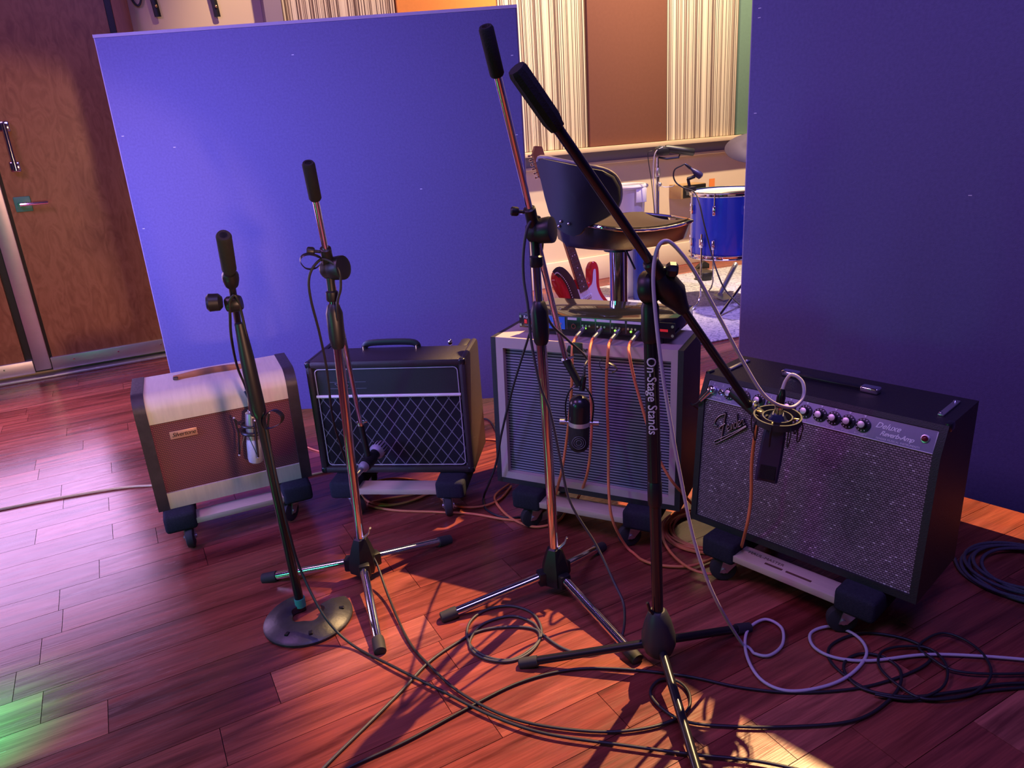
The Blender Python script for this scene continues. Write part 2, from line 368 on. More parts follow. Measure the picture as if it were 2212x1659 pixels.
# doors
door = wroot('door_1')
B().span((-.60, -.045, .10), (.115, -.001, 2.6)).obj('door_leaf', M_PLY, door)
B().span((-1.62, -.045, .10), (-.745, -.001, 2.6)).obj('door_leaf', M_PLY, door)
B().span((-.745, -.020, .03), (-.60, -.0005, 2.6)).obj('meeting_gap', M_BLK, door)
B().span((-.700, -.075, .05), (-.615, -.046, 2.6), .004).obj('astragal', M_ALU, door)
for x0, x1 in ((-.612, .13), (-1.62, -.705)):
    k = B().span((x0, -.062, .035), (x1, -.002, .115), .004).obj('kick_strip', M_ALU, door)
    n = 3
    sb = B()
    for i in range(n): sb.cyl((x0+(x1-x0)*(i+.5)/n, -.068, .085), (x0+(x1-x0)*(i+.5)/n, -.060, .085), .005, n=8)
    sb.obj('screw', M_CHROME, k)
B().span((-1.7, -.105, 0), (.14, -.002, .016), .005).obj('threshold', M_ALU, door)
B().span((.117, -.05, .0), (.15, -.001, 2.7)).obj('jamb_gap', M_BLK, door)
B().span((.15, -.10, .0), (.235, -.001, 2.75), .004).obj('door_casing', mat('casing_wood', (.36, .15, .06), .45, 0, .3, 14, stretch=(10, 10, 1)), door)
s1_, z1_ = SW(22, 268); s2_, z2_ = SW(40, 368)
hd = B().cyl((s2_, -.105, z2_), (s2_, -.105, z1_), .013, n=14)
hd.obj('pull_handle', M_CHROME, door)
for z in (z1_-.015, z2_+.02):
    B().box((s2_, -.075, z), (.05, .06, .055), 0, .006).obj('handle_post', M_CHROME, door)
sp_, zp_ = SW(52, 440)
pl = B().box((sp_, -.050, zp_), (.085, .012, .085), 0, .005).obj('lever_plate', mat('green_plate', (.10, .42, .25), .4), door)
B().cyl((sp_-.01, -.05, zp_), (sp_-.01, -.10, zp_), .012, n=12).tube([(sp_-.01, -.10, zp_), (sp_+.04, -.105, zp_), (sp_+.13, -.105, zp_)], .009, 8).obj('lever', M_CHROME, pl)
# straps on the white wall, top left
for (px, lab) in ((341, 'black strap hanging on the white wall nearest the door casing'), (469, 'black strap hanging on the white wall nearer the striped panel')):
    s_, z_ = SW(px, 38)
    r = wallthing('hanging_strap', lab, 'strap', s_, z_, 'straps hanging on the wall')
    B().tube([(0, -.03, 0), (-.004, -.032, .06), (-.012, -.03, .13), (-.02, -.028, .5)], .016, 8, flat=(.005, .018)).obj('strap_band', M_BLK, r)
    B().sph((0, -.040, .055), .008, (1, .6, 1), 10).obj('rivet', M_BRASS, r)
s_, z_ = SW(298, 14)
tag(B().tube(spline([wpos(s_-.035, .03, z_+.25), wpos(s_-.03, .03, z_+.06), wpos(s_, .03, z_), wpos(s_+.03, .03, z_+.07), wpos(s_+.04, .03, z_+.3)]), .006, 8).obj('wall_cable', M_BLKC), 'black cable loop hanging down the white wall beside the door casing', 'cable')
# ------------------------------------------------------------------ floor with planks
fl = struct(B().span((-5.2, -1.5, -.05), (6.5, 8.2, -.006)).obj('floor', mat('joint_dark', (.012, .006, .006), .8)))
PITCHW, W0 = .1257, 1.5345
KNOWN = {1: -.247, 0: .12, -4: .771, 2: .58, 4: .445, -1: .53, 3: -.457, -7: 1.17, 9: -.215}
tu, tw = V((math.cos(TH), math.sin(TH), 0)), V((-math.sin(TH), math.cos(TH), 0))
def plank_mesh():
    b = B(); b.box((0, 0, -.006), (1, 1, .012)); bm = b.bm
    top = [e for e in bm.edges if all(abs(v.co.z) < 1e-6 for v in e.verts)]
    bmesh.ops.recalc_face_normals(bm, faces=bm.faces)
    me = bpy.data.meshes.new('plank'); bm.to_mesh(me); bm.free(); me.materials.append(M_FLOOR); return me
PM = plank_mesh()
far = B(); cand = []
for k in range(-16, 33):
    wmid = W0+(k+.5)*PITCHW
    us = [KNOWN.get(k, random.uniform(-.5, .5))]
    while us[-1] < 6.2: us.append(us[-1]+random.choice((.42, .55, .7, .85, 1.0, 1.15)))
    while us[0] > -4.2: us.insert(0, us[0]-random.choice((.42, .55, .7, .85, 1.0, 1.15)))
    for a, b_ in zip(us, us[1:]):
        c = tu*((a+b_)/2)+tw*wmid
        vis = False; dmin = 99
        for f in (.02, .25, .5, .75, .98):
            for g_ in (-.45, .45):
                q = tu*(a+(b_-a)*f)+tw*(wmid+g_*PITCHW)
                if (q-CAM).dot(FW) < .3: continue
                x, y = pix(q)
                if -20 < x < IW+20 and 200 < y < IH+20: vis = True; dmin = min(dmin, (q-CAM).length)
        # hidden behind the partitions or rug: not counted as singled-out planks
        cand.append((dmin if vis else 99, c, b_-a))
cand.sort(key=lambda t: t[0])
np_ = 0
for d_, c, ln in cand:
    if d_ < 50 and np_ < 298:
        o = bpy.data.objects.new('plank', PM); COL.objects.link(o); o.parent = fl
        o.location = c; o.rotation_euler = (0, 0, TH); o.scale = (ln-.0016, PITCHW-.0016, 1); np_ += 1
    else:
        far.box((c.x, c.y, -.006), (ln-.0016, PITCHW-.0016, .012), TH)
fo = far.obj('far_planks', M_FLOOR, fl, 0); fo['kind'] = 'stuff'
# ------------------------------------------------------------------ partitions (gobos)
def gobo(label, xl, y0, yaw, width, z0, z1, thick):
    r = thing('acoustic_partition', label, 'partition', (xl[0], xl[1], 0), yaw, 'blue felt partitions')
    B().span((.004, 0, z0), (width-.004, thick, z1-.012), .003).obj('felt_panel', M_GOBO, r)
    B().span((0, -.001, z1-.012), (width, thick+.001, z1)).obj('top_edge', M_GEDGE, r)
    for x in (0, width-.004): B().span((x, .004, z0), (x+.004, thick-.004, z1-.012)).obj('side_edge', M_GEDGE, r)
    for x in (.12, width-.12): B().span((x-.03, -.02, 0), (x+.03, thick+.02, z0+.001), .004).obj('foot', M_BLK, r)
    sb = B()
    for i in range(9):
        x, z = random.choice((.03, width-.03, random.uniform(.1, width-.1))), random.uniform(.9, z1-.1)
        sb.box((x, -.0006, z), (.009, .0016, .0022), 0)
    sb.obj('staple', M_INK, r)
    return r
gobo('wide blue felt partition standing behind the three left amplifiers', (-1.563, 3.231), 0, math.radians(-1.5), 1.682, .085, 1.713, .045)
gobo('dark blue felt partition standing behind the right amplifier', (.850, 2.610), 0, math.radians(-48.2), 1.682, .085, 1.713, .045)
# ------------------------------------------------------------------ dollies
ZA = .135
def make_dolly():
    r = thing('furniture_dolly', 'x', 'dolly', (0, 0, 0), 0, 'carpeted dollies under the amplifiers')
    W_, D_ = .47, .31
    for y in (.035, D_-.035): B().span((-W_/2+.06, y-.035, .086), (W_/2-.06, y+.035, .106), .002).obj('board', M_PINE, r)
    for x in (-W_/2+.045, W_/2-.045):
        B().box((x, D_/2, .103), (.10, D_+.012, .064), 0, .012, 3).obj('carpet_pad', M_CARPET, r)
    for x in (-W_/2+.065, W_/2-.065):
        for y in (.036, D_-.05):
            c = thing('caster', '', '', (x, y, 0), 0); c.parent = r
            for k_ in ('label', 'category'): del c[k_]
            B().cyl((0, 0, .062), (0, 0, .073), .025, n=14).slab([(-.017, -.02, .066), (-.017, .022, .066), (-.017, .030, .030), (-.017, .010, .030)], (.003, 0, 0)).slab([(.014, -.02, .066), (.014, .022, .066), (.014, .030, .030), (.014, .010, .030)], (.003, 0, 0)).cyl((-.021, .020, .038), (.021, .020, .038), .007, n=10).obj('fork', M_STEEL, c)
            B().lathe([(.012, -.013), (.028, -.013), (.036, -.010), (.0378, 0), (.036, .010), (.028, .013), (.012, .013)], (0, .020, .038), (1, 0, 0), 24).obj('wheel', M_RUB, c)
    return r
DOLLY0 = make_dolly(); dolly_used = []
def place_dolly(fr, xc, y0, label, swiv=(.3, .5, -.4, .8), turn=0):
    o = DOLLY0 if not dolly_used else copy_tree(DOLLY0); dolly_used.append(1)
    c, s = math.cos(fr[2]), math.sin(fr[2])
    o.location = (fr[0]+xc*c-y0*s, fr[1]+xc*s+y0*c, 0); o.rotation_euler = (0, 0, fr[2]+turn); o['label'] = label
    for k, ch in enumerate(c_ for c_ in bpy.data.objects if c_.parent is o and c_.name.startswith('caster')): ch.rotation_euler = (0, 0, (math.pi if ch.location.y < .1 else 0)+swiv[k])
    return o
def frame(fr): return (fr[0], fr[1], ZA)
def lw(fr, x, y, z):    # amp local -> world
    c, s = math.cos(fr[2]), math.sin(fr[2]); return V((fr[0]+x*c-y*s, fr[1]+x*s+y*c, z+ZA))
def AP(px, py, fr, off):    # image point on the vertical plane `off` in front of an amp's face
    q = lw(fr, 0, -off, 0); return PLN(px, py, (q.x, q.y), fr[2])
FS = (-1.1954, 2.1809, .4109); FV = (-.7034, 2.3947, -.1457); FT = (-.0705, 2.2454, -.4834); FD = (.5019, 1.9158, -.8417)
place_dolly(FS, .250, -.050, 'carpeted wooden dolly under the small cream and brown amplifier', (-.1, .5, -.8, .3))
place_dolly(FV, .290, -.065, 'carpeted wooden dolly under the black diamond-grille amplifier', (.9, .4, .3, .6))
place_dolly(FT, .315, -.045, 'carpeted wooden dolly under the taupe striped-grille cabinet', (-.7, .5, -.9, .6))
place_dolly(FD, .318, -.055, 'carpeted wooden dolly with printed board under the silver-grille amplifier', (-.9, .2, -.9, .4))
# ------------------------------------------------------------------ amp 1: cream and brown vintage combo
W1, H1, D1 = .503, .407, .213
A1 = thing('guitar_amplifier', 'small cream and dark brown guitar amplifier with maroon woven grille', 'amplifier', frame(FS), FS[2], 'guitar amplifiers on dollies')
def s_prof(off):
    p = [(0-off, 0), (-.022-off, .31), (-.027-off, .352)]
    cx, cz, rx, rz = .030, .352, .057+off, .055+off
    for i in range(1, 9):
        a = PI-(PI/2)*i/8; p.append((cx+rx*math.cos(a), cz+rz*math.sin(a)))
    p += [(D1, .407+off), (D1, 0)]
    return p
B().prism(s_prof(-.010), .004, W1-.004).obj('cabinet', M_BRNV, A1)
for x0, x1 in ((0, .036), (W1-.036, W1)): B().prism(s_prof(.001), x0, x1).obj('end_panel', M_BRNV, A1)
band = [p for p in s_prof(-.002)[1:-1]]; inner = [p for p in s_prof(-.009)[1:-1]]
B().prism(band+inner[::-1], .036, W1-.036).obj('top_wrap', M_CREAMV, A1)
B().prism([(0+.001, .001), (-.004, .060), (.006, .060), (.010, .001)], .036, W1-.036).obj('lower_strip', M_CREAMV, A1)
g = B().slab([(.036, .0040, .060), (W1-.036, .0040, .060), (W1-.036, -.0160, .311), (.036, -.0160, .311)], (0, .0035, 0)).obj('grille_cloth', M_SILVCLOTH, A1)
bdg = B().box((.127, -.0135, .260), (.082, .004, .026), rot=MX.Rotation(.072, 3, 'X'), bev=.0008).obj('badge', mat('copper_badge', (.62, .36, .24), .35, .4, .1, 60), A1)
text('badge_lettering', 'Silvertone', .0205, M_BLK, bdg, (.091, -.0162, .2545), (PI/2+.072, 0, .0), shear=.35, ext=.0003, space=.88)
hp = [(.13, .118, .409), (.15, .117, .411), (.20, .115, .416), (.25, .114, .418), (.30, .114, .416), (.345, .115, .411), (.36, .115, .409)]
hh = B().tube(spline(hp, 6), .01, 10, flat=(.004, .011)).obj('handle', mat('tan_leather', (.26, .10, .055), .55, 0, .3, 60), A1)
for x in (.135, .355): B().box((x, .117, .412), (.016, .03, .009), 0, .003).obj('handle_loop', M_BRNV, A1)
# ------------------------------------------------------------------ amp 2: black diamond-cloth combo
W2, H2, D2 = .56, .42, .255
A2 = thing('guitar_amplifier', 'black guitar amplifier with diamond-pattern grille and white piping', 'amplifier', frame(FV), FV[2], 'guitar amplifiers on dollies')
t = .026
bx = B()
bx.span((0, 0, 0), (t, D2, H2), .012).span((W2-t, 0, 0), (W2, D2, H2), .012).span((t*.5, 0, 0), (W2-t*.5, D2, t), .010)
bx.span((t*.5, 0, H2-t), (W2-t*.5, .165, H2), .010).span((t*.5, D2-.02, t*.5), (W2-t*.5, D2, .345), 0)
bx.obj('cabinet', M_TOLEXB, A2)
B().span((.50, .165, .36), (W2-t+.004, D2, H2-.001), .010).obj('right_cheek', M_TOLEXB, A2)
B().span((t, .165, .36), (.055, D2, H2-.001), .010).obj('left_cheek', M_TOLEXB, A2)
B().span((t, .158, .362), (W2-t, D2-.004, .372)).obj('control_panel', mat('panel_maroon', (.05, .02, .03), .35, .2), A2)
for i in range(7):
    x = .10+.055*i
    k = B().lathe([(.014, 0), (.013, .012), (.010, .016), (.004, .017)], (x, .205, .372), (0, 0, 1), 14).box((x, .199, .392), (.005, .022, .012), 0, .002).obj('knob', M_BLK, A2)
    B().cyl((x, .205, .389), (x, .205, .3925), .006, n=10).obj('knob_cap', M_CHROME, k)
for x in (.07, .395): B().cyl((x, .20, .372), (x, .20, .40), .004, n=8).obj('jack', M_CHROME, A2)
B().cyl((.468, .205, .372), (.468, .205, .402), .011, n=12).sph((.468, .205, .418), .0085, (1, 1, 1.4), 10).obj('standby_switch', M_CHROME, A2)
B().span((t-.002, .012, .291), (W2-t+.002, .018, H2-t+.002)).obj('upper_baffle', M_TOLEX, A2)
B().span((t-.002, .012, t-.002), (W2-t+.002, .018, .291)).obj('grille_cloth', M_DIAM, A2)
B().cyl((t, .008, .291), (W2-t, .008, .291), .0055, n=10).obj('divider_bar', mat('cream_bar', (.85, .82, .78), .35), A2)
a_, b_, c_, d_ = .031, W2-.031, .031, H2-.031
rp = []
for (cx, cz, a0) in ((a_+.014, c_+.014, PI), (b_-.014, c_+.014, 1.5*PI), (b_-.014, d_-.014, 0), (a_+.014, d_-.014, .5*PI)):
    for i in range(5):
        an = a0+(PI/2)*i/4; rp.append((cx+.014*math.cos(an), .009, cz+.014*math.sin(an)))
B().tube(rp, .0017, 6, loop=True).obj('piping', mat('cream_piping', (.55, .52, .55), .5), A2)
lg = B()
for z in (.342, .319): lg.box((.142, .0105, z), (.130, .001, .0013))
lg.tube([(.096, .0105, .337), (.121, .0105, .337), (.108, .0105, .324), (.096, .0105, .337)], .0011, 6)
lg.tube([(.126, .0105, .3305), (.131, .0105, .337), (.139, .0105, .337), (.144, .0105, .3305), (.139, .0105, .324), (.131, .0105, .324), (.126, .0105, .3305)], .0011, 6)
lg.tube([(.152, .0105, .337), (.170, .0105, .331), (.153, .0105, .325), (.166, .0105, .324)], .0011, 6)
lg.obj('logo', M_LAV, A2)
hp = [(.170, .145, H2), (.176, .145, H2+.014), (.20, .145, H2+.021), (.268, .145, H2+.023), (.336, .145, H2+.021), (.360, .145, H2+.014), (.366, .145, H2)]
B().tube(spline(hp, 5), .01, 10, flat=(.005, .012)).obj('handle', M_BLK, A2)
for x in (.172, .364): B().tube([(x, .128, H2), (x, .128, H2+.010), (x, .162, H2+.010), (x, .162, H2)], .0028, 6).obj('handle_bracket', M_BRASS, A2)
for x in (.013, W2-.013):
    for z in (.013, H2-.013): B().box((x, .012, z), (.025, .025, .025), 0, .008, 3).obj('corner_protector', M_BLKM, A2)
# ------------------------------------------------------------------ amp 3: taupe cabinet with ribbed grille
W3, H3, D3, S3 = .621, .500, .239, .0255
A3 = thing('speaker_cabinet', 'taupe-fronted speaker cabinet with dark sides and horizontal ribbed grille', 'speaker cabinet', frame(FT), FT[2], 'guitar amplifiers on dollies')
yz = lambda z: S3*z/H3
P3 = [(0, 0), (S3, H3), (D3, H3), (D3, 0)]
e = .0165
B().prism(P3, 0, e).prism(P3, W3-e, W3).prism([(0, 0), (yz(.017), .017), (D3, .017), (D3, 0)], e, W3-e).obj('dark_shell', M_TOLEX, A3)
B().prism([(yz(.017)+.03, .017), (S3+.03, H3-.012), (D3, H3-.012), (D3, .017)], e, W3-e).obj('box_core', M_TOLEX, A3)
B().prism([(yz(H3-.012)+.001, H3-.012), (S3+.001, H3+.0005), (D3, H3+.0005), (D3, H3-.012)], e, W3-e).obj('taupe_top', M_TANV, A3)
def frame3(x0, x1, z0, z1):
    return B().prism([(yz(z0)+.001, z0), (yz(z1)+.001, z1), (yz(z1)+.03, z1), (yz(z0)+.03, z0)], x0, x1)
frame3(e, .042, .017, H3-.011).obj('front_frame', M_TANV, A3)
frame3(W3-.036, W3-e, .017, H3-.011).obj('front_frame', M_TANV, A3)
frame3(.042, W3-.036, .017, .040).obj('front_frame', M_TANV, A3)
frame3(.042, W3-.036, .466, H3-.011).obj('front_frame', M_TANV, A3)
B().prism([(yz(.04)+.020, .04), (yz(.466)+.020, .466), (yz(.466)+.027, .466), (yz(.04)+.027, .04)], .042, W3-.036).obj('grille_cloth', M_RIB, A3)
text('logo', 'aline', .022, M_BLK, A3, (.293, yz(.478)-.0006, .4745), (PI/2-.051, 0, 0), shear=.4, space=.9)
B().box((.278, yz(.48)-.002, .477), (.026, .004, .022), rot=MX.Rotation(.4, 3, 'Y'), bev=.001).obj('tape_patch', M_BLK, A3)
# ------------------------------------------------------------------ amp 4: black combo with silver grille and control panel
W4, H4, D4 = .626, .437, .264
A4 = thing('guitar_amplifier', 'large black guitar amplifier with silver sparkle grille and top control panel', 'amplifier', frame(FD), FD[2], 'guitar amplifiers on dollies')
PB = [(0, 0), (.032, .372), (.063, H4), (D4, H4), (D4, 0)]
fy = lambda z: .032*z/.372 if z < .372 else .032+(.031)*(z-.372)/(H4-.372)
for x_ in (0, W4-.017): B().prism(PB, x_, x_+.017).obj('side_panel', M_TOLEX, A4)
B().prism([(0, 0), (fy(.018), .018), (D4, .018), (D4, 0)], .017, W4-.017).prism([(fy(.424), .424), (fy(H4), H4), (D4, H4), (D4, .424)], .017, W4-.017).prism([(D4-.014, .018), (D4-.014, .424), (D4-.001, .424), (D4-.001, .018)], .017, W4-.017).obj('cabinet', M_TOLEX, A4)
B().prism([(fy(.018)+.006, .018), (fy(.373)+.006, .373), (fy(.373)+.014, .373), (fy(.018)+.014, .018)], .017, W4-.017).obj('grille_cloth', M_FENCLOTH, A4)
sl = V((0, .031, H4-.372)).normalized(); nn = V((0, -sl.z, sl.y))      # panel up-vector and outward normal
TILT = math.atan2(.031, H4-.372)
def PP(x, t, out=0): return V((x, .032, .372))+sl*t+nn*(out-.004)
cp = B().slab([PP(.017, .002), PP(W4-.017, .002), PP(W4-.017, .0565), PP(.017, .0565)], -nn*.006).obj('control_panel', mat('panel_blue_silver', (.30, .30, .42), .28, .6, .12, 30, stretch=(30, 1, 1)), A4)
B().tube([PP(.0185, .054, .001), PP(.0185, .0035, .001), PP(W4-.0185, .0035, .001), PP(W4-.0185, .054, .001)], .0011, 6).obj('panel_trim', M_INK, cp)
RX = PI/2-TILT
def ptext(s, x, t, size, name='lettering', **kw):
    o = text(name, s, size, M_INK, cp, PP(x, t, .0006), (RX, 0, 0), **kw); return o
def knob(x, t=.031):
    k = B().lathe([(.0175, 0), (.0172, .004), (.0105, .0055), (.0100, .015), (.0085, .0165), (.003, .017)], PP(x, t, .0), nn, 24).obj('knob', M_BLK, A4)
    B().lathe([(.0085, .0), (.0080, .0012), (.004, .0016)], PP(x, t, .0166), nn, 16).obj('knob_cap', M_STEEL, k)
    nb = B()
    for i in range(10):
        a = math.radians(-60-30*i+0)
        c = PP(x, t, .0050)+V((math.cos(a), 0, 0))*.0140+sl*(math.sin(a)*.0140)
        nb.box(c, (.0016, .0006, .0030), rot=MX.Rotation(-TILT, 3, 'X')@MX.Rotation(-a+PI/2, 3, 'Y'))
    nb.obj('number', M_INK, k)
    B().slab([PP(x-.0035, .0555, .0006), PP(x+.0035, .0555, .0006), PP(x, .0495, .0006)], nn*.0004).obj('pointer_mark', M_INK, cp)
for x in (.088, .131, .174, .259, .303, .341, .376, .411, .447): knob(x)
for x in (.034, .061, .205, .228):
    B().lathe([(.0088, 0), (.0088, .003), (.0060, .0032), (.0058, .006), (.0035, .006), (.0035, .001)], PP(x, .030, 0), nn, 16, cap=False).cyl(PP(x, .03, 0), PP(x, .03, .0008), .0036, n=10).obj('jack', M_CHROME, A4)
plug = B().lathe([(.0115, .003), (.0115, .013), (.009, .015), (.003, .0155)], PP(.034, .030, 0), nn, 18)
p0 = PP(.034, .030, .009); p1 = p0+V((-.024, -.002, 0))+sl*(-.036)
plug.cyl(p0, p1, .0075, .0055, 12).obj('angled_plug', M_CHROME, A4)
B().tube([p1, p1+V((-.012, 0, -.012)), p1+V((-.028, .004, -.022)), p1+V((-.05, .03, -.03)), p1+V((-.06, .10, -.08))], .003, 8).obj('plug_cable', M_BLKC, A4)
for s_, x in (('1', .032), ('2', .059), ('1', .203), ('2', .226)): ptext(s_, x, .0455, .009)
ptext('NORMAL', .034, .009, .0080); ptext('VIBRATO', .198, .009, .0075)
for s_, x in (('VOLUME', .074), ('TREBLE', .118), ('BASS', .164), ('VOLUME', .246), ('TREBLE', .290), ('BASS', .332), ('REVERB', .362), ('SPEED', .400), ('INTENSITY', .431)): ptext(s_, x, .0068, .0062)
ptext('Deluxe', .474, .0335, .0195, 'script_lettering', shear=.42, space=.98, bold=.0003)
ptext('Reverb-Amp', .488, .0175, .0160, 'script_lettering', shear=.42, space=.90, bold=.0003)
ptext('FENDER MUSICAL INSTRUMENTS', .482, .0072, .0066)
B().lathe([(.0095, 0), (.0095, .003), (.0075, .0035)], PP(.585, .033, 0), nn, 16).obj('lamp_bezel', M_STEEL, A4)
B().sph(PP(.585, .033, .005), .0072, (1, 1, 1), 12).obj('pilot_lamp', mat('red_jewel', (.16, .01, .015), .3), A4)
# script badge on the grille
bg = thing('script_badge', '', '', (.075, fy(.268)+.0030, .268), 0); bg.parent = A4
for k_ in ('label', 'category'): del bg[k_]
bg.rotation_euler = (-math.atan(.032/.372), math.radians(-33), 0)
F_ = [[(.010, .036), (.004, .040), (.006, .048), (.018, .056), (.034, .060), (.052, .059)], [(.052, .059), (.042, .046), (.024, .024), (.008, .004), (.000, -.006)], [(.012, .027), (.022, .032), (.038, .034)]]
und = [[(-.020, .001), (.02, .002), (.06, .004), (.098, .008)], [(-.020, .001), (-.024, -.005), (-.016, -.007), (.0, -.006), (.05, -.001), (.098, .006)]]
for nm, mt, rr, oy in (('badge_back', M_BLK, .0034, .002), ('badge_letters', M_STEEL, .0012, -.0016)):
    bb_ = B()
    for st in F_+und: bb_.tube([(x, oy, z) for x, _, z in spline([(x, 0, z) for x, z in st], 6)], rr, 8)
    bb_.obj(nm, mt, bg)
LET = {'e': [(0, .006), (.008, .009), (.007, .014), (.003, .014), (0, .008), (.003, .001), (.010, .003)], 'n': [(0, 0), (.002, .013), (.002, .002), (.007, .013), (.010, .012), (.009, .001), (.013, .003)],
       'd': [(.008, .012), (.003, .013), (0, .006), (.003, .001), (.008, .005), (.014, .030), (.010, .002), (.014, .003)], 'r': [(0, .010), (.003, .014), (.006, .012), (.004, .002), (.010, .004)]}
for nm, mt, rr, oy in (('badge_word_back', M_BLK, .0028, .002), ('badge_word', M_STEEL, .0010, -.0016)):
    bb_ = B(); x_ = .034
    for ch in 'ender':
        bb_.tube([(x_+px*1.1+pz*.35, oy, .011+pz*1.15) for px, _, pz in spline([(a, 0, c) for a, c in LET[ch]], 6)], rr, 6); x_ += .0125 if ch != 'd' else .0145
    bb_.obj(nm, mt, bg)
# handle, corners and tilt-back hardware on top
for x in (.195, .408): B().box((x, .175, H4+.008), (.046, .028, .016), 0, .005, 3).obj('handle_cap', M_CHROME, A4)
B().box((.3015, .175, H4+.009), (.175, .022, .006), 0, .0025).obj('handle_strap', M_BLK, A4)
for x in (.038, W4-.038):
    h_ = B().box((x-.0 if x < .3 else x+.003, .170, H4+.0025), (.014, .115, .005), 0, .002).obj('top_bracket', M_STEEL, A4)
    B().sph((x, .122, H4+.005), .0042, (1, 1, .6), 8).sph((x, .218, H4+.005), .0042, (1, 1, .6), 8).obj('bracket_screw', M_CHROME, h_)
for x in (.004, W4-.004):
    B().box((x, .080, H4-.006), (.016, .028, .022), 0, .005).obj('corner_protector', M_BLKM, A4)
# stencil on the dolly board
sten = [c for c in bpy.data.objects if c.name.startswith('furniture_dolly') and 'printed' in c.get('label', '')][0]
for s_, x, y in (('HAUL-MASTER', -.12, .040),):
    text('stencil', s_, .016, mat('brown_ink', (.12, .05, .03), .8), sten, (x, y, .1062), (0, 0, 0), ext=.0002)
for x0, x1, y in ((-.06, -.01, .020), (.0, .07, .020)): B().span((x0, y, .1061), (x1, y+.008, .1065)).obj('stencil', MATS['brown_ink'], sten)
# ------------------------------------------------------------------ rack preamp on the taupe cabinet
RY = -.5243
R0 = thing('rack_preamp', 'black rack unit with blue display and green lights on the taupe cabinet', 'rack unit', (.0371, 2.284, .6355), RY)
R0.scale = (1.016, 1, 1.05)
ZR = .020
B().span((.012, .004, ZR), (.488, .23, ZR+.043), .001).obj('chassis', mat('gloss_black', (.010, .010, .014), .06, .0, .05, 10, spec=.22), R0)
B().span((0, 0, ZR), (.50, .004, ZR+.0445), .0008).obj('faceplate', M_BLKM, R0)
for x in (.05, .45):
    for y in (.02, .15): B().cyl((x, y, 0), (x, y, ZR), .012, n=12).obj('foot', M_RUB, R0)
B().span((.095, -.0008, ZR+.004), (.158, .001, ZR+.041)).obj('blue_display', mat('blue_panel', (.04, .12, .60), .35, emit=(.03, .10, .6), estr=.15), R0)
db = B()
for i in range(4): db.cyl((.103+.014*i, -.004, ZR+.014+.007*(i % 2)), (.103+.014*i, 0, ZR+.014+.007*(i % 2)), .003, n=8)
db.obj('display_button', mat('pink_button', (.55, .25, .5), .5), R0)
text('lettering', 'Roc', .013, M_INK, R0, (.016, -.0008, ZR+.029), (PI/2, 0, 0))
M_RED_ = mat('red_digits', (.6, .02, .03), .4, emit=(.9, .03, .04), estr=.25)
for i in range(4): B().span((.018+.0125*i, -.0008, ZR+.0135), (.027+.0125*i, .0005, ZR+.0255)).obj('red_display_digit', M_RED_, R0)
for x0, x1, z0, z1 in ((.018, .052, .0065, .0095), (.056, .070, .0065, .0095)): B().span((x0, -.0008, ZR+z0), (x1, .0005, ZR+z1)).obj('small_print', M_LAV, R0)
B().span((.447, -.0008, ZR+.019), (.480, .0005, ZR+.026)).obj('red_print', M_RED_, R0)
for i, x in enumerate((.168, .214, .262, .309, .358)):
    wd = .030 if i == 0 else .042
    B().span((x, -.0008, ZR+.034), (x+wd, .001, ZR+.0415)).obj('label_strip', mat('label_strip', (.62, .60, .72), .6), R0)
    B().span((x-.004, -.0006, ZR+.005), (x-.003, .001, ZR+.042)).obj('divider', M_LAV, R0)
    if i:
        for j in range(3): B().cyl((x+.004+.011*j, -.004, ZR+.020), (x+.004+.011*j, 0, ZR+.020), .0032, n=10).obj('button', M_STEEL, R0)
        B().sph((x+.012, -.002, ZR+.012), .0032, (1, 1, 1), 10).obj('green_light', mat('green_led', (.2, .9, .1), .4, emit=(.35, 1, .08), estr=1.6), R0)
B().lathe([(.008, 0), (.008, .004), (.005, .004), (.005, 0)], (.188, 0, ZR+.016), (0, -1, 0), 16, cap=False).obj('jack', M_CHROME, R0)
for x in (.006, .494):
    for z in (.009, .035): B().cyl((x, -.003, ZR+z), (x, .0, ZR+z), .0042, n=10).obj('rack_screw', M_STEEL, R0)
def rack_x(px, py):
    q = PLN(px, py, (.0371, 2.284), RY)-V((.0371, 2.284, 0)); return (q.x*math.cos(RY)+q.y*math.sin(RY))/1.016
PLUGX = tuple(rack_x(*p) for p in ((1262, 703), (1299, 707), (1337, 712), (1380, 716)))
def rw_(x, y, z):
    c, s = math.cos(RY), math.sin(RY); x *= 1.016; z *= 1.05; return V((.0371+x*c-y*s, 2.284+x*s+y*c, .6355+z))
# ------------------------------------------------------------------ microphone stands
def along(a, b, px, py):     # point on the line a->b extended that is seen nearest to a pixel
    best = None
    for i in range(0, 301):
        p = V(a)+(V(b)-V(a))*(i/100)
        q = pix(p); d = (q[0]-px)**2+(q[1]-py)**2
        if best is None or d < best[0]: best = (d, p)
    return best[1]
def leg_set(r, hub, tips, mt, rad, z_at):
    for tp in tips:
        tp = V(tp); d = (tp-V((hub[0], hub[1], tp.z))).normalized()
        a = V((hub[0], hub[1], z_at))+d*.025; b_ = tp-d*.03
        L_ = B().cyl(a, b_+V((0, 0, .004)), rad, n=14).obj('leg', mt, r, world=True)
        B().lathe([(rad*1.28, 0), (rad*1.35, .012), (rad*1.3, .045), (rad*.9, .048)], b_-(b_-a).normalized()*.004+V((0, 0, .003)), (b_-a), 16).obj('rubber_foot', M_RUB, L_, world=True)
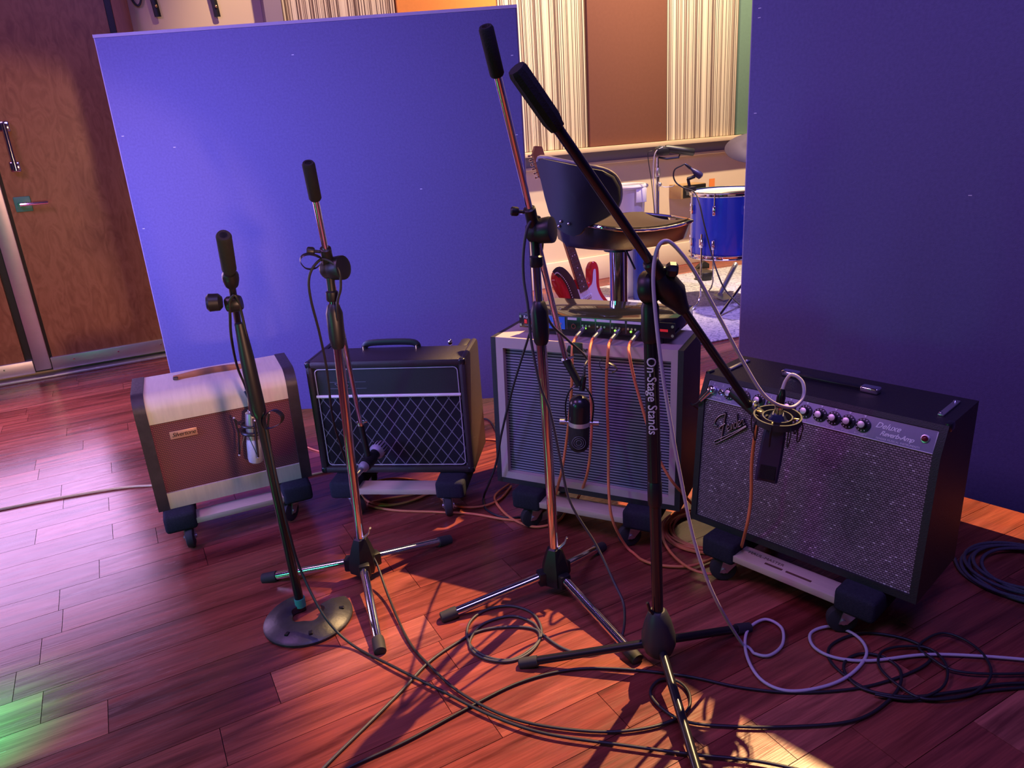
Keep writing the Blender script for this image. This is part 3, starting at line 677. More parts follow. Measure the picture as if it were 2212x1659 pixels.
# stand 1 : black, cast horseshoe base
b1 = FL(652, 1320); c1 = V((-.661, 1.770, .918))
ST1 = thing('microphone_stand', 'black microphone stand on a cast horseshoe base', 'microphone stand', (b1.x, b1.y, 0), 0, 'boom microphone stands')
hc = FL(667, 1337); R_o, R_i = .122, .044
ring = []
a0, a1 = math.radians(112), math.radians(112+292)
n = 44
def hring(i):
    a = a0+(a1-a0)*i/n
    u = V((math.cos(a), math.sin(a), 0))
    ri = R_i+.004*math.sin(5*a)
    pr = [(ri, .004), (ri, .024), (ri+.004, .026), (R_o-.042, .025), (R_o-.034, .021), (R_o-.006, .013), (R_o, .007), (R_o, .0015), (R_o-.004, 0), (ri+.006, 0)]
    return [V((hc.x, hc.y, 0))+u*x+V((0, 0, z)) for x, z in pr]
B().loft([hring(i) for i in range(n+1)]).obj('cast_base', mat('cast_iron', (.045, .045, .055), .42, .35, .5, 35, .25, 90), ST1, world=True)
for a in (-1.95, -1.25, .15):
    p = V((hc.x, hc.y, .019))+V((math.cos(a), math.sin(a), 0))*.093
    B().box(p, (.014, .010, .008), a, .0015).obj('base_tab', M_BLKM, ST1, world=True)
pd = V((b1.x, b1.y, 0))
B().cyl(pd+V((0, 0, .018)), pd+V((0, 0, .045)), .015, n=16).obj('collar', mat('teal_tape', (.05, .40, .33), .6), ST1, world=True)
ax1 = (c1-pd).normalized()
def ap1(z): return pd+(c1-pd)*(z/c1.z)
B().cyl(ap1(.045), ap1(.62), .0125, n=18).obj('pole', M_BLKM, ST1, world=True)
B().lathe([(.0135, 0), (.0195, .02), (.0175, .16), (.0125, .25)], ap1(.60), ax1, 18).obj('clutch_sleeve', M_BLK, ST1, world=True)
m1 = AP(548, 903, FS, .07)
t1 = along(m1, c1, 493, 508)
B().cyl(m1, t1, .0085, n=14).obj('boom_arm', M_BLKM, ST1, world=True)
bd = (t1-m1).normalized()
B().lathe([(.016, 0), (.019, .02), (.019, .035), (.0135, .045)], t1-bd*.185, bd, 16).obj('boom_collar', M_BLK, ST1, world=True)
B().lathe([(.0145, 0), (.0165, .006), (.0165, .125), (.014, .13)], t1-bd*.13, bd, 18).obj('counterweight_grip', M_FOAM, ST1, world=True)
B().lathe([(.016, -.022), (.020, -.016), (.020, .010), (.016, .016)], ap1(.90), (1, .15, .1), 18).obj('boom_clutch', M_BLK, ST1, world=True)
B().lathe([(.013, 0), (.021, .008), (.022, .030), (.016, .036)], ap1(.905)+V((-.022, -.02, .005)), (-1, -.25, .05), 16).obj('clutch_knob', M_BLK, ST1, world=True)
# stands 2 and 3 : chrome tripods
def chrome_stand(label, base_px, c, m_, tail_px, tips, zc, zs0, zs1, lean=None):
    bp = FL(*base_px); r = thing('microphone_stand', label, 'microphone stand', (bp.x, bp.y, 0), 0, 'boom microphone stands')
    pd = V((bp.x, bp.y, 0)); c = V(c); A = lambda z: pd+(c-pd)*(z/c.z)
    ax = (c-pd).normalized()
    hub = B().lathe([(.040, 0), (.044, .018), (.042, .045), (.030, .085), (.021, .108), (.015, .112)], A(.032), ax, 6).obj('hub', M_BLK, r, 25, world=True)
    for tp in tips:
        d = (V(tp)-pd); d.z = 0; d.normalize()
        B().box(A(.055)+d*.038, (.034, .034, .042), math.atan2(d.y, d.x), .006).obj('leg_socket', M_BLK, hub, world=True)
    B().tube([A(.145)+V((.012, -.01, 0)), A(.158)+V((.030, -.012, .004)), A(.168)+V((.036, -.012, .01))], .005, 8, flat=(.007, .003)).obj('wing_screw', M_STEEL, hub, world=True)
    leg_set(r, pd, tips, M_CHROME, .0125, .062)
    B().cyl(A(.13), A(zs0+.01), .0135, n=20).obj('lower_tube', M_CHROME, r, world=True)
    B().lathe([(.0145, -.008), (.0185, 0), (.0215, .02), (.0225, zs1-zs0-.02), (.0165, zs1-zs0), (.012, zs1-zs0+.005)], A(zs0), ax, 18).obj('clutch_sleeve', M_BLK, r, world=True)
    B().cyl(A(zs1), A(zc-.05), .0105, n=18).obj('upper_tube', M_CHROME, r, world=True)
    B().lathe([(.014, -.075), (.0165, -.07), (.0165, -.05), (.011, -.046), (.011, -.02), (.014, .01)], A(zc), ax, 16).obj('swivel_neck', M_BLK, r, world=True)
    cc = A(zc)+V((.012, -.005, .012)); ka = V((.88, -.42, .10)).normalized()
    B().lathe([(.022, -.028), (.026, -.022), (.026, -.008), (.030, 0), (.032, .028), (.031, .034), (.024, .036)], cc, ka, 20).obj('boom_clutch', M_BLK, r, world=True)
    m_ = V(m_); cpt = cc-ka*.012
    t_ = along(m_, cpt, *tail_px); bd = (t_-m_).normalized()
    B().cyl(m_, t_, .0082, n=16).obj('boom_arm', M_CHROME, r, world=True)
    B().lathe([(.0125, 0), (.0150, .004), (.0150, .095), (.0125, .100)], t_-bd*.1, bd, 18).obj('boom_grip', M_FOAM, r, world=True)
    q = cpt+bd*.055
    B().lathe([(.016, -.045), (.0145, -.01), (.0145, .012), (.011, .014)], q, bd, 16).obj('boom_sleeve', M_BLK, r, world=True)
    B().cyl(q, q+V((-.032, -.005, .006)), .004, n=8).lathe([(.009, 0), (.011, .004), (.011, .016), (.008, .019)], q+V((-.028, -.005, .005)), (-1, -.1, .15), 12).obj('sleeve_knob', M_BLK, r, world=True)
    return r, m_, t_, A
m2 = AP(779, 915, FV, .115)
ST2, m2, t2, A2f = chrome_stand('chrome tripod microphone stand in front of the diamond-grille amplifier', (788, 1250), (-.458, 1.925, .932), m2, (658, 350), [FL(575, 1247, .012), FL(966, 1165, .012), FL(820, 1400, .012)], .932, .735, .845)
m3 = AP(1222, 776, FT, .11)
ST3, m3, t3, A3f = chrome_stand('tall chrome tripod microphone stand in front of the taupe cabinet', (1203, 1275), (.079, 1.795, 1.010), m3, (1067, 50), [FL(962, 1330, .012), FL(1298, 1180, .012), FL(1372, 1418, .012)], 1.010, .745, .845)
# stand 4 : black tripod with printed name
b4 = FL(1424, 1440); c4 = V((.290, 1.459, .955))
ST4 = thing('microphone_stand', 'black tripod microphone stand with white lettering down its pole', 'microphone stand', (b4.x, b4.y, 0), 0, 'boom microphone stands')
pd4 = V((b4.x, b4.y, 0)); A4f = lambda z: pd4+(c4-pd4)*(z/c4.z); ax4 = (c4-pd4).normalized()
B().lathe([(.022, .0), (.033, .012), (.041, .035), (.040, .06), (.032, .095), (.022, .122), (.0165, .127)], A4f(.038), ax4, 24).obj('hub', mat('grey_plastic', (.03, .032, .038), .5, 0, .1, 60), ST4, world=True)
B().tube([A4f(.16)+V((-.012, -.01, 0)), A4f(.175)+V((-.022, -.012, .0)), A4f(.195)+V((-.026, -.012, 0))], .004, 8).obj('wing_screw', M_BLKM, ST4, world=True)
tipF = pd4+(FL(1500, 1655, .012)-pd4)*1.35; tipF.z = .012
leg_set(ST4, pd4, [FL(1132, 1430, .012), FL(1612, 1353, .012), tipF], M_BLKM, .0105, .070)
B().cyl(A4f(.15), A4f(.60), .0132, n=20).obj('lower_tube', M_BLKM, ST4, world=True)
ps = B().lathe([(.0150, 0), (.0162, .006), (.0162, .055), (.0135, .060)], A4f(.445), ax4, 20).obj('lower_collar', M_BLK, ST4, world=True)
zq0, zq1 = VT(pd4, 738), VT(pd4, 652)
B().cyl(A4f(.505), A4f(zq0+.01), .0150, n=24).obj('printed_sleeve', M_BLKM, ST4, world=True)
B().lathe([(.0160, 0), (.0195, .01), (.0185, .05), (.0185, zq1-zq0-.01), (.0150, zq1-zq0)], A4f(zq0), ax4, 20).obj('clutch_sleeve', M_BLK, ST4, world=True)
B().cyl(A4f(zq1-.01), A4f(.935), .0125, n=18).obj('upper_tube', M_BLKM, ST4, world=True)
me = text_mesh('On-Stage Stands', .0290, ext=0, bold=.0003)
bm = bmesh.new(); bm.from_mesh(me)
for i in range(1, 12): bmesh.ops.bisect_plane(bm, geom=bm.verts[:]+bm.edges[:]+bm.faces[:], plane_co=(0, -.008+.0032*i, 0), plane_no=(0, 1, 0))
xs = [v.co.x for v in bm.verts]; x0, x1 = min(xs), max(xs)
zt = VT(pd4, 768); zb = VT(pd4, 933); k_ = (zt-zb)/(x1-x0)
toc = V((CAM.x-pd4.x, CAM.y-pd4.y, 0)).normalized(); rgt = V((-toc.y, toc.x, 0))
for v in bm.verts:
    z = zt-(v.co.x-x0)*k_; a = (v.co.y-.0095)/.0152
    v.co = A4f(z)+(toc*math.cos(a)+rgt*math.sin(a))*.0153
bm.to_mesh(me); bm.free(); link('pole_lettering', me, M_INK, ST4, world=True)
m4 = AP(1622, 880, FD, .150)
cc4 = A4f(.955)+V((.018, -.012, .01))
t4 = along(m4, cc4, 1165, 118); bd4 = (t4-m4).normalized()
B().cyl(m4, t4, .0095, n=18).obj('boom_arm', M_BLKM, ST4, world=True)
gp = B().lathe([(.0135, 0), (.016, .012), (.0175, .02), (.0175, .115), (.015, .122)], t4-bd4*.12, bd4, 10).obj('boom_grip', M_FOAM, ST4, 25, world=True)
B().lathe([(.030, -.014), (.033, -.010), (.033, .010), (.030, .014)], A4f(.94), (.80, -.55, .1), 24).obj('boom_clutch', M_BLK, ST4, world=True)
B().lathe([(.014, -.02), (.019, .0), (.030, .035), (.026, .075), (.0125, .10)], cc4-bd4*.09, bd4, 14).obj('clutch_body', M_BLK, ST4, world=True)
q = cc4+bd4*.02
B().lathe([(.0165, -.03), (.0165, .02), (.013, .024)], q, bd4, 14).cyl(q, q+V((.028, .0, -.004)), .005, n=8).obj('boom_sleeve', M_BLK, ST4, world=True)
B().lathe([(.011, 0), (.016, .006), (.016, .018), (.010, .023)], q+V((.022, -.002, -.003)), (1, -.1, -.1), 8).obj('sleeve_knob', M_BLK, ST4, 25, world=True)
# ------------------------------------------------------------------ microphones
# mic 1: silver condenser, head down, in a spider mount
g0 = AP(549, 950, FS, .075); g1 = AP(554, 1002, FS, .075); dm = (g1-g0).normalized()
MC1 = thing('condenser_microphone', 'silver condenser microphone hanging head down at the cream amplifier', 'microphone', tuple(g1), 0, 'microphones aimed at the amplifiers')
B().lathe([(.024, -.005), (.0255, .008), (.0255, .062), (.023, .074), (.014, .081), (.002, .083)], g0, dm, 24).obj('mesh_head', mat('silver_mesh', (.55, .58, .60), .38, .7, .3, 500, .8, 900), MC1, world=True)
B().lathe([(.012, -.10), (.020, -.095), (.023, -.06), (.023, -.005)], g0, dm, 20).obj('body', M_STEEL, MC1, world=True)
B().lathe([(.0075, -.175), (.0085, -.15), (.0095, -.10)], g0, dm, 12).obj('connector', M_CHROME, MC1, world=True)
sm = thing('shock_mount', 'black spider shock mount holding the silver condenser microphone', 'shock mount', tuple(g0), 0)
B().torus(g0-dm*.03, dm, .034, .006, 24, 8).torus(g0-dm*.055, dm, .034, .004, 24, 8).obj('inner_ring', M_BLK, sm, world=True)
u_, v_, _ = basis(dm)
for i in range(4):
    a = PI*.25+i*PI/2+.3; o_ = u_*math.cos(a)+v_*math.sin(a)
    p_a, p_b = g0+o_*.055-dm*.085, g0+o_*.050+dm*.045; p_m = g0+o_*.046-dm*.03
    B().tube([p_a, p_m, p_b], .0035, 6).obj('spider_arm', M_BLK, sm, world=True)
    B().tube([p_a, g0+o_*.034-dm*.055, ], .0014, 5).tube([p_b, g0+(u_*math.cos(a+.8)+v_*math.sin(a+.8))*.030-dm*.03], .0014, 5).obj('elastic', M_BLKC, sm, world=True)
    B().sph(p_a, .004, n=8).sph(p_b, .004, n=8).obj('hook', M_STEEL, sm, world=True)
B().cyl(m1, g0-dm*.045+(m1-g0).normalized()*.03, .010, n=10).obj('swivel', M_BLK, sm, world=True)
# mic 2: handheld dynamic
h0 = AP(819, 970, FV, .045); h1 = AP(772, 1024, FV, .185); dm = (h0-h1).normalized(); ln = (h0-h1).length
MC2 = thing('dynamic_microphone', 'grey dynamic microphone with slotted ball head at the diamond grille', 'microphone', tuple(h1), 0, 'microphones aimed at the amplifiers')
M_GREYM = mat('grey_mic_paint', (.34, .33, .38), .45, .2)
B().lathe([(.020, -.028), (.0265, -.020), (.0275, .0), (.0265, .012), (.021, .022), (.010, .028), (.001, .029)], h0, dm, 24).obj('head_shell', M_GREYM, MC2, world=True)
hd = B(); u_, v_, _ = basis(dm)
for i in range(16):
    a = 2*PI*i/16; o_ = u_*math.cos(a)+v_*math.sin(a)
    hd.tube([h0+o_*.0276-dm*.012, h0+o_*.0284, h0+o_*.0262+dm*.0135], .0021, 5)
hd.obj('head_slots', M_BLK, MC2, world=True)
B().lathe([(.0115, .03), (.0145, .06), (.0185, ln-.026)], h1, dm, 20).obj('handle', M_BLKM, MC2, world=True)
B().lathe([(.012, .028), (.0175, .036), (.0175, .048), (.012, .052)], h1+dm*.0, dm, 20).obj('tail_ring', M_GREYM, MC2, world=True)
B().lathe([(.006, -.03), (.009, -.02), (.0095, .025), (.0085, .03)], h1, dm, 14).obj('connector', M_STEEL, MC2, world=True)
hm = h1+dm*(ln*.52)
cl = thing('microphone_clip', 'black clip joining the dynamic microphone to its chrome boom', 'clip', tuple(m2), 0)
B().cyl(m2, hm-(hm-m2).normalized()*.02, .0095, .011, 12).obj('clip_arm', M_BLK, cl, world=True)
B().cyl(hm-dm*.025, hm+dm*.02, .0215, .0225, 18).obj('clip_cup', M_BLK, cl, world=True)
B().lathe([(.012, -.006), (.013, 0), (.012, .008)], m2, (m2-hm), 14).cyl(m2+V((.005, -.004, .004)), m2+V((.024, -.006, .010)), .004, n=8).obj('thread_nut', M_CHROME, cl, world=True)
# mic 3: black ribbon in a yoke
r0 = AP(1252, 862, FT, .11); r1 = AP(1250, 968, FT, .11); dm = (r1-r0).normalized(); ln = (r1-r0).length
MC3 = thing('ribbon_microphone', 'black pill-shaped ribbon microphone in a yoke at the taupe cabinet', 'microphone', tuple(r1), 0, 'microphones aimed at the amplifiers')
RR = .031
mid = r0+dm*(ln*.47)
def cap(sg): return [(RR*math.sin(math.radians(a))+1e-5, sg*RR*1.0*math.cos(math.radians(a))) for a in (2, 20, 40, 60, 75, 90)]
B().lathe([(r_, -h_+RR*.6) for r_, h_ in cap(1)]+[(RR, ln*.46)], r0, dm, 24).obj('upper_body', M_BLKM, MC3, world=True)
B().lathe([(RR*1.02, -.006), (RR*1.02, .007)], mid, dm, 24).obj('silver_band', mat('satin_silver', (.70, .72, .72), .35, .6), MC3, world=True)
B().lathe([(RR, .007), (RR, ln*.5-RR*.45)]+[(r_, ln*.5-RR*.45+h_) for r_, h_ in cap(1)[::-1]], mid, dm, 24).obj('lower_grille', mat('black_mesh', (.035, .04, .04), .45, .5, .6, 700, .8, 1200), MC3, world=True)
side = V((1, -.15, 0)); side = (side-dm*side.dot(dm)).normalized()
tc_ = CAM-mid; tc_ = (tc_-dm*tc_.dot(dm)).normalized()
cb = B()
for r_ in (.008, .014, .020): cb.torus(mid+dm*.052+tc_*(RR*.98), tc_, r_, .0008, 20, 5)
cb.obj('capsule_print', M_LAV, MC3, world=True)
yk = spline([mid+side*(RR+.006), mid+side*(RR+.009)-dm*.06, r0+side*.022-dm*.03, r0-dm*.042, r0-side*.026-dm*.03, mid-side*(RR+.009)-dm*.06, mid-side*(RR+.006)], 6)
B().tube(yk, .004, 8, flat=(.0045, .0025)).obj('yoke', M_BLKM, MC3, world=True)
for sg in (-1, 1): B().cyl(mid+side*sg*(RR), mid+side*sg*(RR+.012), .005, n=10).cyl(mid+side*sg*(RR+.010), mid+side*sg*(RR+.026), .0085, n=12).obj('yoke_screw', M_STEEL, MC3, world=True)
B().cyl(m3, r0-dm*.042, .0125, .0105, 14).obj('swivel_mount', M_BLK, MC3, world=True)
B().lathe([(.011, -.004), (.0135, 0), (.011, .006)], m3, (m3-r0), 14).cyl(m3+V((.006, -.005, .002)), m3+V((.022, -.007, .008)), .004, n=8).obj('thread_nut', M_CHROME, MC3, world=True)
x3 = AP(1262, 812, FT, .105)
B().cyl(r0-dm*.028+side*.006, x3, .0085, .0075, 12).obj('cable_connector', M_BLKM, MC3, world=True)
# mic 4: boxy black microphone in a ring shock mount
k0 = AP(1677, 915, FD, .155); k1 = AP(1655, 1035, FD, .155); dm = (k1-k0).normalized(); ln = (k1-k0).length
MC4 = thing('box_microphone', 'dark boxy microphone hanging in front of the silver grille', 'microphone', tuple(k1), 0, 'microphones aimed at the amplifiers')
fx = V((math.cos(FD[2]+.42), math.sin(FD[2]+.42), 0)); fx = (fx-dm*fx.dot(dm)).normalized(); fyv = dm.cross(fx)
def rect(c, wx, wy): return [c+fx*(sx*wx)+fyv*(sy*wy) for sx, sy in ((-1, -.8), (-.8, -1), (.8, -1), (1, -.8), (1, .8), (.8, 1), (-.8, 1), (-1, .8))]
M_MICB = mat('dark_blue_grey', (.030, .036, .095), .45, .1, .1, 40)
body = B().loft([rect(k0-dm*.026, .012, .012), rect(k0-dm*.01, .020, .018), rect(k0+dm*.02, .025, .022), rect(k0+dm*(ln*.55), .027, .025), rect(k0+dm*ln, .026, .013)]).obj('body', M_MICB, MC4, 25, world=True)
c_ = k0+dm*(ln*.82)
B().loft([rect(c_-dm*.022-fyv*0, .0215, .0222), rect(c_+dm*.018, .0215, .0172)]).obj('grille_window', mat('black_grid', (.015, .016, .028), .7, .2, .5, 400, .8, 700), MC4, 25, world=True)
ct = k0-dm*.026; xc4 = ct-dm*.018
B().cyl(ct+dm*.005, xc4, .0105, n=14).obj('connector_ring', M_CHROME, MC4, world=True)
B().lathe([(.0095, 0), (.010, .022), (.0065, .042), (.005, .045)], xc4, -dm, 14).obj('cable_connector', M_BLKM, MC4, world=True)
SM4 = thing('shock_mount', 'black ring shock mount with gold clips around the boxy microphone', 'shock mount', tuple(k0), 0)
rn = V((.02, -.10, 1)).normalized(); rc = k0-dm*.014
B().lathe([(.050, -.008), (.054, -.008), (.054, .008), (.050, .008), (.050, -.008)], rc, rn, 36, cap=False).obj('outer_ring', M_RUB, SM4, world=True)
B().lathe([(.031, -.012), (.034, -.012), (.034, .006), (.031, .006), (.031, -.012)], rc, rn, 28, cap=False).obj('inner_ring', M_RUB, SM4, world=True)
u_, v_, _ = basis(rn)
for i in range(8):
    a = 2*PI*i/8+.2; o_ = u_*math.cos(a)+v_*math.sin(a)
    B().tube([rc+o_*.033-rn*.008, rc+o_*.052-rn*.002], .0016, 5).tube(spline([rc+o_*.052+rn*.006, rc+o_*.058-rn*.012, rc+o_*.054-rn*.045, rc+o_*.049-rn*.046, rc+o_*.048-rn*.010], 5), .0016, 6).obj('elastic_cord', M_BLKC, SM4, world=True)
    B().box(rc+o_*.042+rn*(.008 if i % 2 else -.012), (.012, .005, .003), math.atan2(o_.y, o_.x), .0008).obj('clip', M_BRASS, SM4, world=True)
e4 = rc+(V((m4.x, m4.y, rc.z))-rc).normalized()*.054
B().lathe([(.0125, -.03), (.0135, 0), (.015, .04), (.014, .075)], m4+(m4-e4).normalized()*.03, (e4-m4), 14).cyl(m4, e4, .010, .008, 10).obj('mount_swivel', M_BLK, SM4, world=True)
B().torus(e4+V((-.004, -.004, .018)), (.5, -.7, .3), .011, .0018, 18, 6).obj('split_ring', M_STEEL, SM4, world=True)
# ------------------------------------------------------------------ cables
def cable(name, label, pts, r, mt, cat='cable', group='cables in the room', lift=0, per=9, n=7):
    P = []
    for p in pts:
        if isinstance(p, V): P.append(p)
        elif len(p) == 2: P.append(FL(p[0], p[1], r+lift))
        elif isinstance(p[2], tuple): P.append(AP(p[0], p[1], *p[2]))
        else: P.append(AY(p[0], p[1], p[2]))
    S_ = spline(P, per)
    for q in S_: q.z = max(q.z, r+.0005)
    return tag(B().tube(S_, r, n).obj(name, mt, None, 60), label, cat, group)
OT = (FT, .03)
plugs = []
def plug_at(i):
    a = rw_(PLUGX[i], .0, ZR+.012); b_ = rw_(PLUGX[i]-.007, -.042, ZR-.002); return a, b_
def orange(i, label, pts):
    a, b_ = plug_at(i); d = (b_-a).normalized()
    r = thing('orange_cable', label, 'cable', tuple(b_), 0, 'orange cables from the rack unit')
    P = [a+d*.02, b_, b_+d*.016+V((0, 0, -.006))]
    for p in pts:
        if isinstance(p, V): P.append(p)
        elif len(p) == 2: P.append(FL(p[0], p[1], .005+.002*i))
        else: P.append(AP(p[0], p[1], *p[2]))
    S_ = spline(P, 9)
    for q in S_: q.z = max(q.z, .005)
    B().tube(S_, .0044, 8).obj('jacket', M_ORANGE, r, 60, world=True)
    B().lathe([(.0055, 0), (.0068, .003), (.0068, .022), (.0058, .03), (.0062, .045), (.005, .050)], a-d*.002, d, 14).obj('plug', M_STEEL, r, world=True)
    return r
o1 = orange(0, 'orange cable in the leftmost rack jack, taped near the cabinet name', [(1236, 755, OT), (1234, 850, (FT, .05)), (1223, 957, (FT, .05)), (1209, 1035, (FT, .07)), (1189, 1092), (1150, 1118), (1101, 1123), (1020, 1110), (940, 1106), (850, 1102), (795, 1090), (830, 1078), (890, 1068), (925, 1056)])
B().box(AP(1248, 752, FT, .035), (.03, .006, .034), FT[2], .001).obj('tape_flag', M_BLK, o1, world=True)
orange(1, 'orange cable in the second rack jack from the left', [(1273, 772, OT), (1276, 856, OT), (1278, 924, OT), (1268, 1025, (FT, .06)), (1239, 1092), (1204, 1126), (1155, 1138), (1104, 1119), (1074, 1089), (1070, 1069), (1100, 1046)])
o3 = orange(2, 'orange cable in the third rack jack with black tie wrap', [(1314, 755, OT), (1310, 822, OT), (1312, 890, OT), (1314, 957, OT), (1315, 1059, (FT, .07)), (1324, 1126, (FT, .09)), (1357, 1185), (1400, 1215), (1470, 1224), (1520, 1215), (1558, 1196)])
tp = AP(1312, 785, FT, .034)
B().torus(tp+V((-.008, -.004, 0)), (.3, -1, .2), .017, .0012, 20, 5).tube(spline([tp+V((.004, -.006, .004)), tp+V((.018, -.012, -.004)), tp+V((.026, -.012, -.018)), tp+V((.012, -.008, -.026))], 5), .004, 6, flat=(.006, .0015)).obj('tie_wrap', M_BLK, o3, world=True)
o4 = orange(3, 'orange cable in the fourth rack jack, passing behind the lettered stand', [(1359, 765, OT), (1371, 822, OT), (1398, 917, OT), (1413, 965, OT), (1430, 1004, (FT, .025)), (1452, 1040, (FT, .02)), (1480, 1072, (FT, -.03)), (1500, 1094, (FT, -.10))])
B().box(AP(1420, 985, FT, .035), (.022, .006, .030), FT[2], .001).obj('tape_flag', M_BLK, o4, world=True)
# orange coil under the vox-type amp and beside the right amp
oc = [(800, 1088), (850, 1094), (905, 1080), (930, 1058), (900, 1036), (840, 1030), (790, 1046), (780, 1076), (815, 1096), (880, 1092), (930, 1070), (940, 1052)]
cable('orange_coil', 'orange cable coil on the floor under the diamond-grille amplifier', [(800, 1086), (850, 1090), (905, 1076), (930, 1056), (900, 1038), (840, 1034), (790, 1050), (785, 1074), (820, 1092), (880, 1084), (930, 1064), (945, 1060), (955, 1078), (990, 1094), (1040, 1094), (1080, 1078), (1104, 1050)], .0044, M_ORANGE, group='orange cables', lift=.001)
cc = FL(1530, 1150); pts = []
for i in range(6*12+1):
    a = 2*PI*i/12; rr = .150-.0065*(i/12)+.004*math.sin(1.7*i); pts.append(V((cc.x+rr*math.cos(a), cc.y+rr*.92*math.sin(a), .005+.0026*((i*5) % 7)/3)))
cable('orange_coil', 'large orange cable coil on the floor left of the silver-grille amplifier', pts, .0042, M_ORANGE, group='orange cables', per=3, n=6)
cable('orange_cable', 'orange cable hanging in front of the silver grille beside the boxy microphone', [AP(1640, 912, FD, .13), (1632, 935, (FD, .12)), (1624, 1000, (FD, .10)), (1622, 1080, (FD, .09)), (1610, 1150, (FD, .09)), (1590, 1207), (1550, 1238), (1500, 1232), (1455, 1200), (1432, 1160), (1440, 1120), (1480, 1098)], .0044, M_ORANGE, group='orange cables', lift=.012)
# cable of the boxy microphone (pale)
xt = xc4-dm*.045
cable('pale_microphone_cable', 'pale lavender cable looping from the boxy microphone over the boom to the floor',
      [xt, xt-dm*.02+V((.004, 0, 0)), (1712, 809, 1.545), (1734, 826, 1.53), (1734, 860, 1.51), (1706, 880, 1.49), (1655, 858, 1.47), (1607, 785, 1.46), (1560, 697, 1.44), (1505, 595, 1.42), (1470, 545, 1.41), (1440, 520, 1.405), (1419, 540, 1.405), (1411, 600, 1.41), (1417, 690, 1.415), (1430, 800, 1.415), (1446, 900, 1.42), (1466, 1010, 1.425), (1500, 1170, 1.43), (1545, 1292, 1.44), (1606, 1394), (1634, 1413), (1664, 1415), (1690, 1392), (1688, 1356), (1652, 1338), (1615, 1362), (1612, 1412), (1642, 1466), (1700, 1492), (1780, 1483), (1840, 1455), (1872, 1412), (1852, 1375), (1800, 1353), (1753, 1366), (1757, 1396), (1802, 1420), (1880, 1427), (2000, 1414), (2130, 1418), (2270, 1430)], .0040, M_WHITEC, lift=.004)
# cable of the ribbon microphone
cable('black_microphone_cable', 'grey cable from the ribbon microphone coiled on the floor',
      [x3, x3+V((.002, -.002, .03)), (1266, 772, 2.00), (1225, 733, 1.93), (1185, 690, 1.86), (1165, 600, 1.85), (1172, 520, 1.83), (1165, 470, 1.80), (1142, 485, 1.76), (1131, 540, 1.76), (1131, 600, 1.765), (1140, 660, 1.76), (1148, 740, 1.755), (1166, 830, 1.755), (1188, 890, 1.755), (1210, 990, 1.75), (1232, 1085, 1.74), (1288, 1178, 1.72), (1325, 1255, 1.66), (1348, 1310, 1.60), (1344, 1372), (1318, 1400), (1270, 1415), (1215, 1400), (1172, 1370), (1150, 1345), (1105, 1331), (1050, 1345), (1022, 1370), (1016, 1400), (1050, 1424), (1105, 1428), (1150, 1405), (1170, 1365), (1150, 1325), (1100, 1309), (1045, 1320), (1012, 1350), (1015, 1392), (1055, 1420), (1110, 1424), (1160, 1390), (1160, 1362), (1110, 1354), (1040, 1362), (985, 1390), (925, 1432), (870, 1490), (800, 1560), (720, 1638), (660, 1700)], .0036, M_GREYC)
cable('black_microphone_cable', 'black cable from the dynamic microphone sweeping across the front floor',
      [h1-dm*0+(h1-h0).normalized()*.03, (762, 1035, 2.16), (752, 1010, 2.14), (735, 960, 2.10), (718, 900, 2.04), (706, 800, 1.98), (690, 720, 1.93), (672, 650, 1.90), (667, 605, 1.89), (678, 575, 1.89), (700, 560, 1.89), (730, 580, 1.885), (736, 620, 1.89), (728, 670, 1.90), (735, 800, 1.94), (757, 1000, 1.94), (775, 1110, 1.94), (793, 1178, 1.93), (815, 1220, 1.90), (838, 1285, 1.80), (880, 1380), (925, 1435), (1000, 1500), (1120, 1556), (1280, 1580), (1400, 1572), (1478, 1542), (1490, 1502), (1465, 1472), (1425, 1469), (1405, 1496), (1430, 1530), (1480, 1558), (1560, 1568), (1700, 1570), (1850, 1555), (1930, 1502), (1946, 1452), (1910, 1420), (1860, 1412), (1825, 1430), (1830, 1460), (1870, 1490), (1960, 1505), (2060, 1495), (2160, 1478), (2270, 1475)], .0036, M_BLKC, lift=.003)
cable('black_microphone_cable', 'black cable from the silver condenser microphone crossing the front floor',
      [g0-dm*.0+V((0, 0, .17)), (542, 868, 2.22), (528, 830, 2.12), (512, 790, 1.95), (500, 730, 1.82), (497, 680, 1.76), (497, 650, 1.75), (510, 640, 1.75), (525, 690, 1.765), (545, 790, 1.77), (570, 900, 1.765), (600, 1050, 1.76), (625, 1150, 1.75), (650, 1232, 1.735), (700, 1330, 1.66), (760, 1392), (850, 1440), (950, 1490), (1060, 1545), (1180, 1585), (1350, 1610), (1500, 1630), (1640, 1645), (1800, 1680)], .0036, M_BLKC, lift=.006)
cable('floor_cable', 'black cable running from the front edge past the lettered stand to the right coils',
      [(700, 1690), (760, 1655), (880, 1600), (1000, 1535), (1120, 1475), (1230, 1447), (1340, 1445), (1480, 1460), (1600, 1485), (1720, 1496), (1850, 1487), (1950, 1460), (2008, 1428), (2000, 1400), (1940, 1376), (1860, 1368), (1800, 1390), (1790, 1420), (1820, 1455), (1880, 1492), (1960, 1512), (2060, 1506), (2140, 1492), (2280, 1480)], .0036, M_BLKC, lift=.001)
cable('floor_cable', 'thin black cable tangled over the pale cable at right', [(2270, 1452), (2150, 1456), (2060, 1448), (2010, 1420), (1985, 1395), (2030, 1368), (2080, 1380), (2125, 1415), (2140, 1460), (2095, 1500), (2000, 1510), (1940, 1480), (1900, 1440), (1905, 1408), (1950, 1396), (2010, 1402), (2045, 1440), (2035, 1485), (1970, 1510), (1890, 1500)], .0032, M_BLKC, lift=.008)
cc = FL(2215, 1243); pts = []
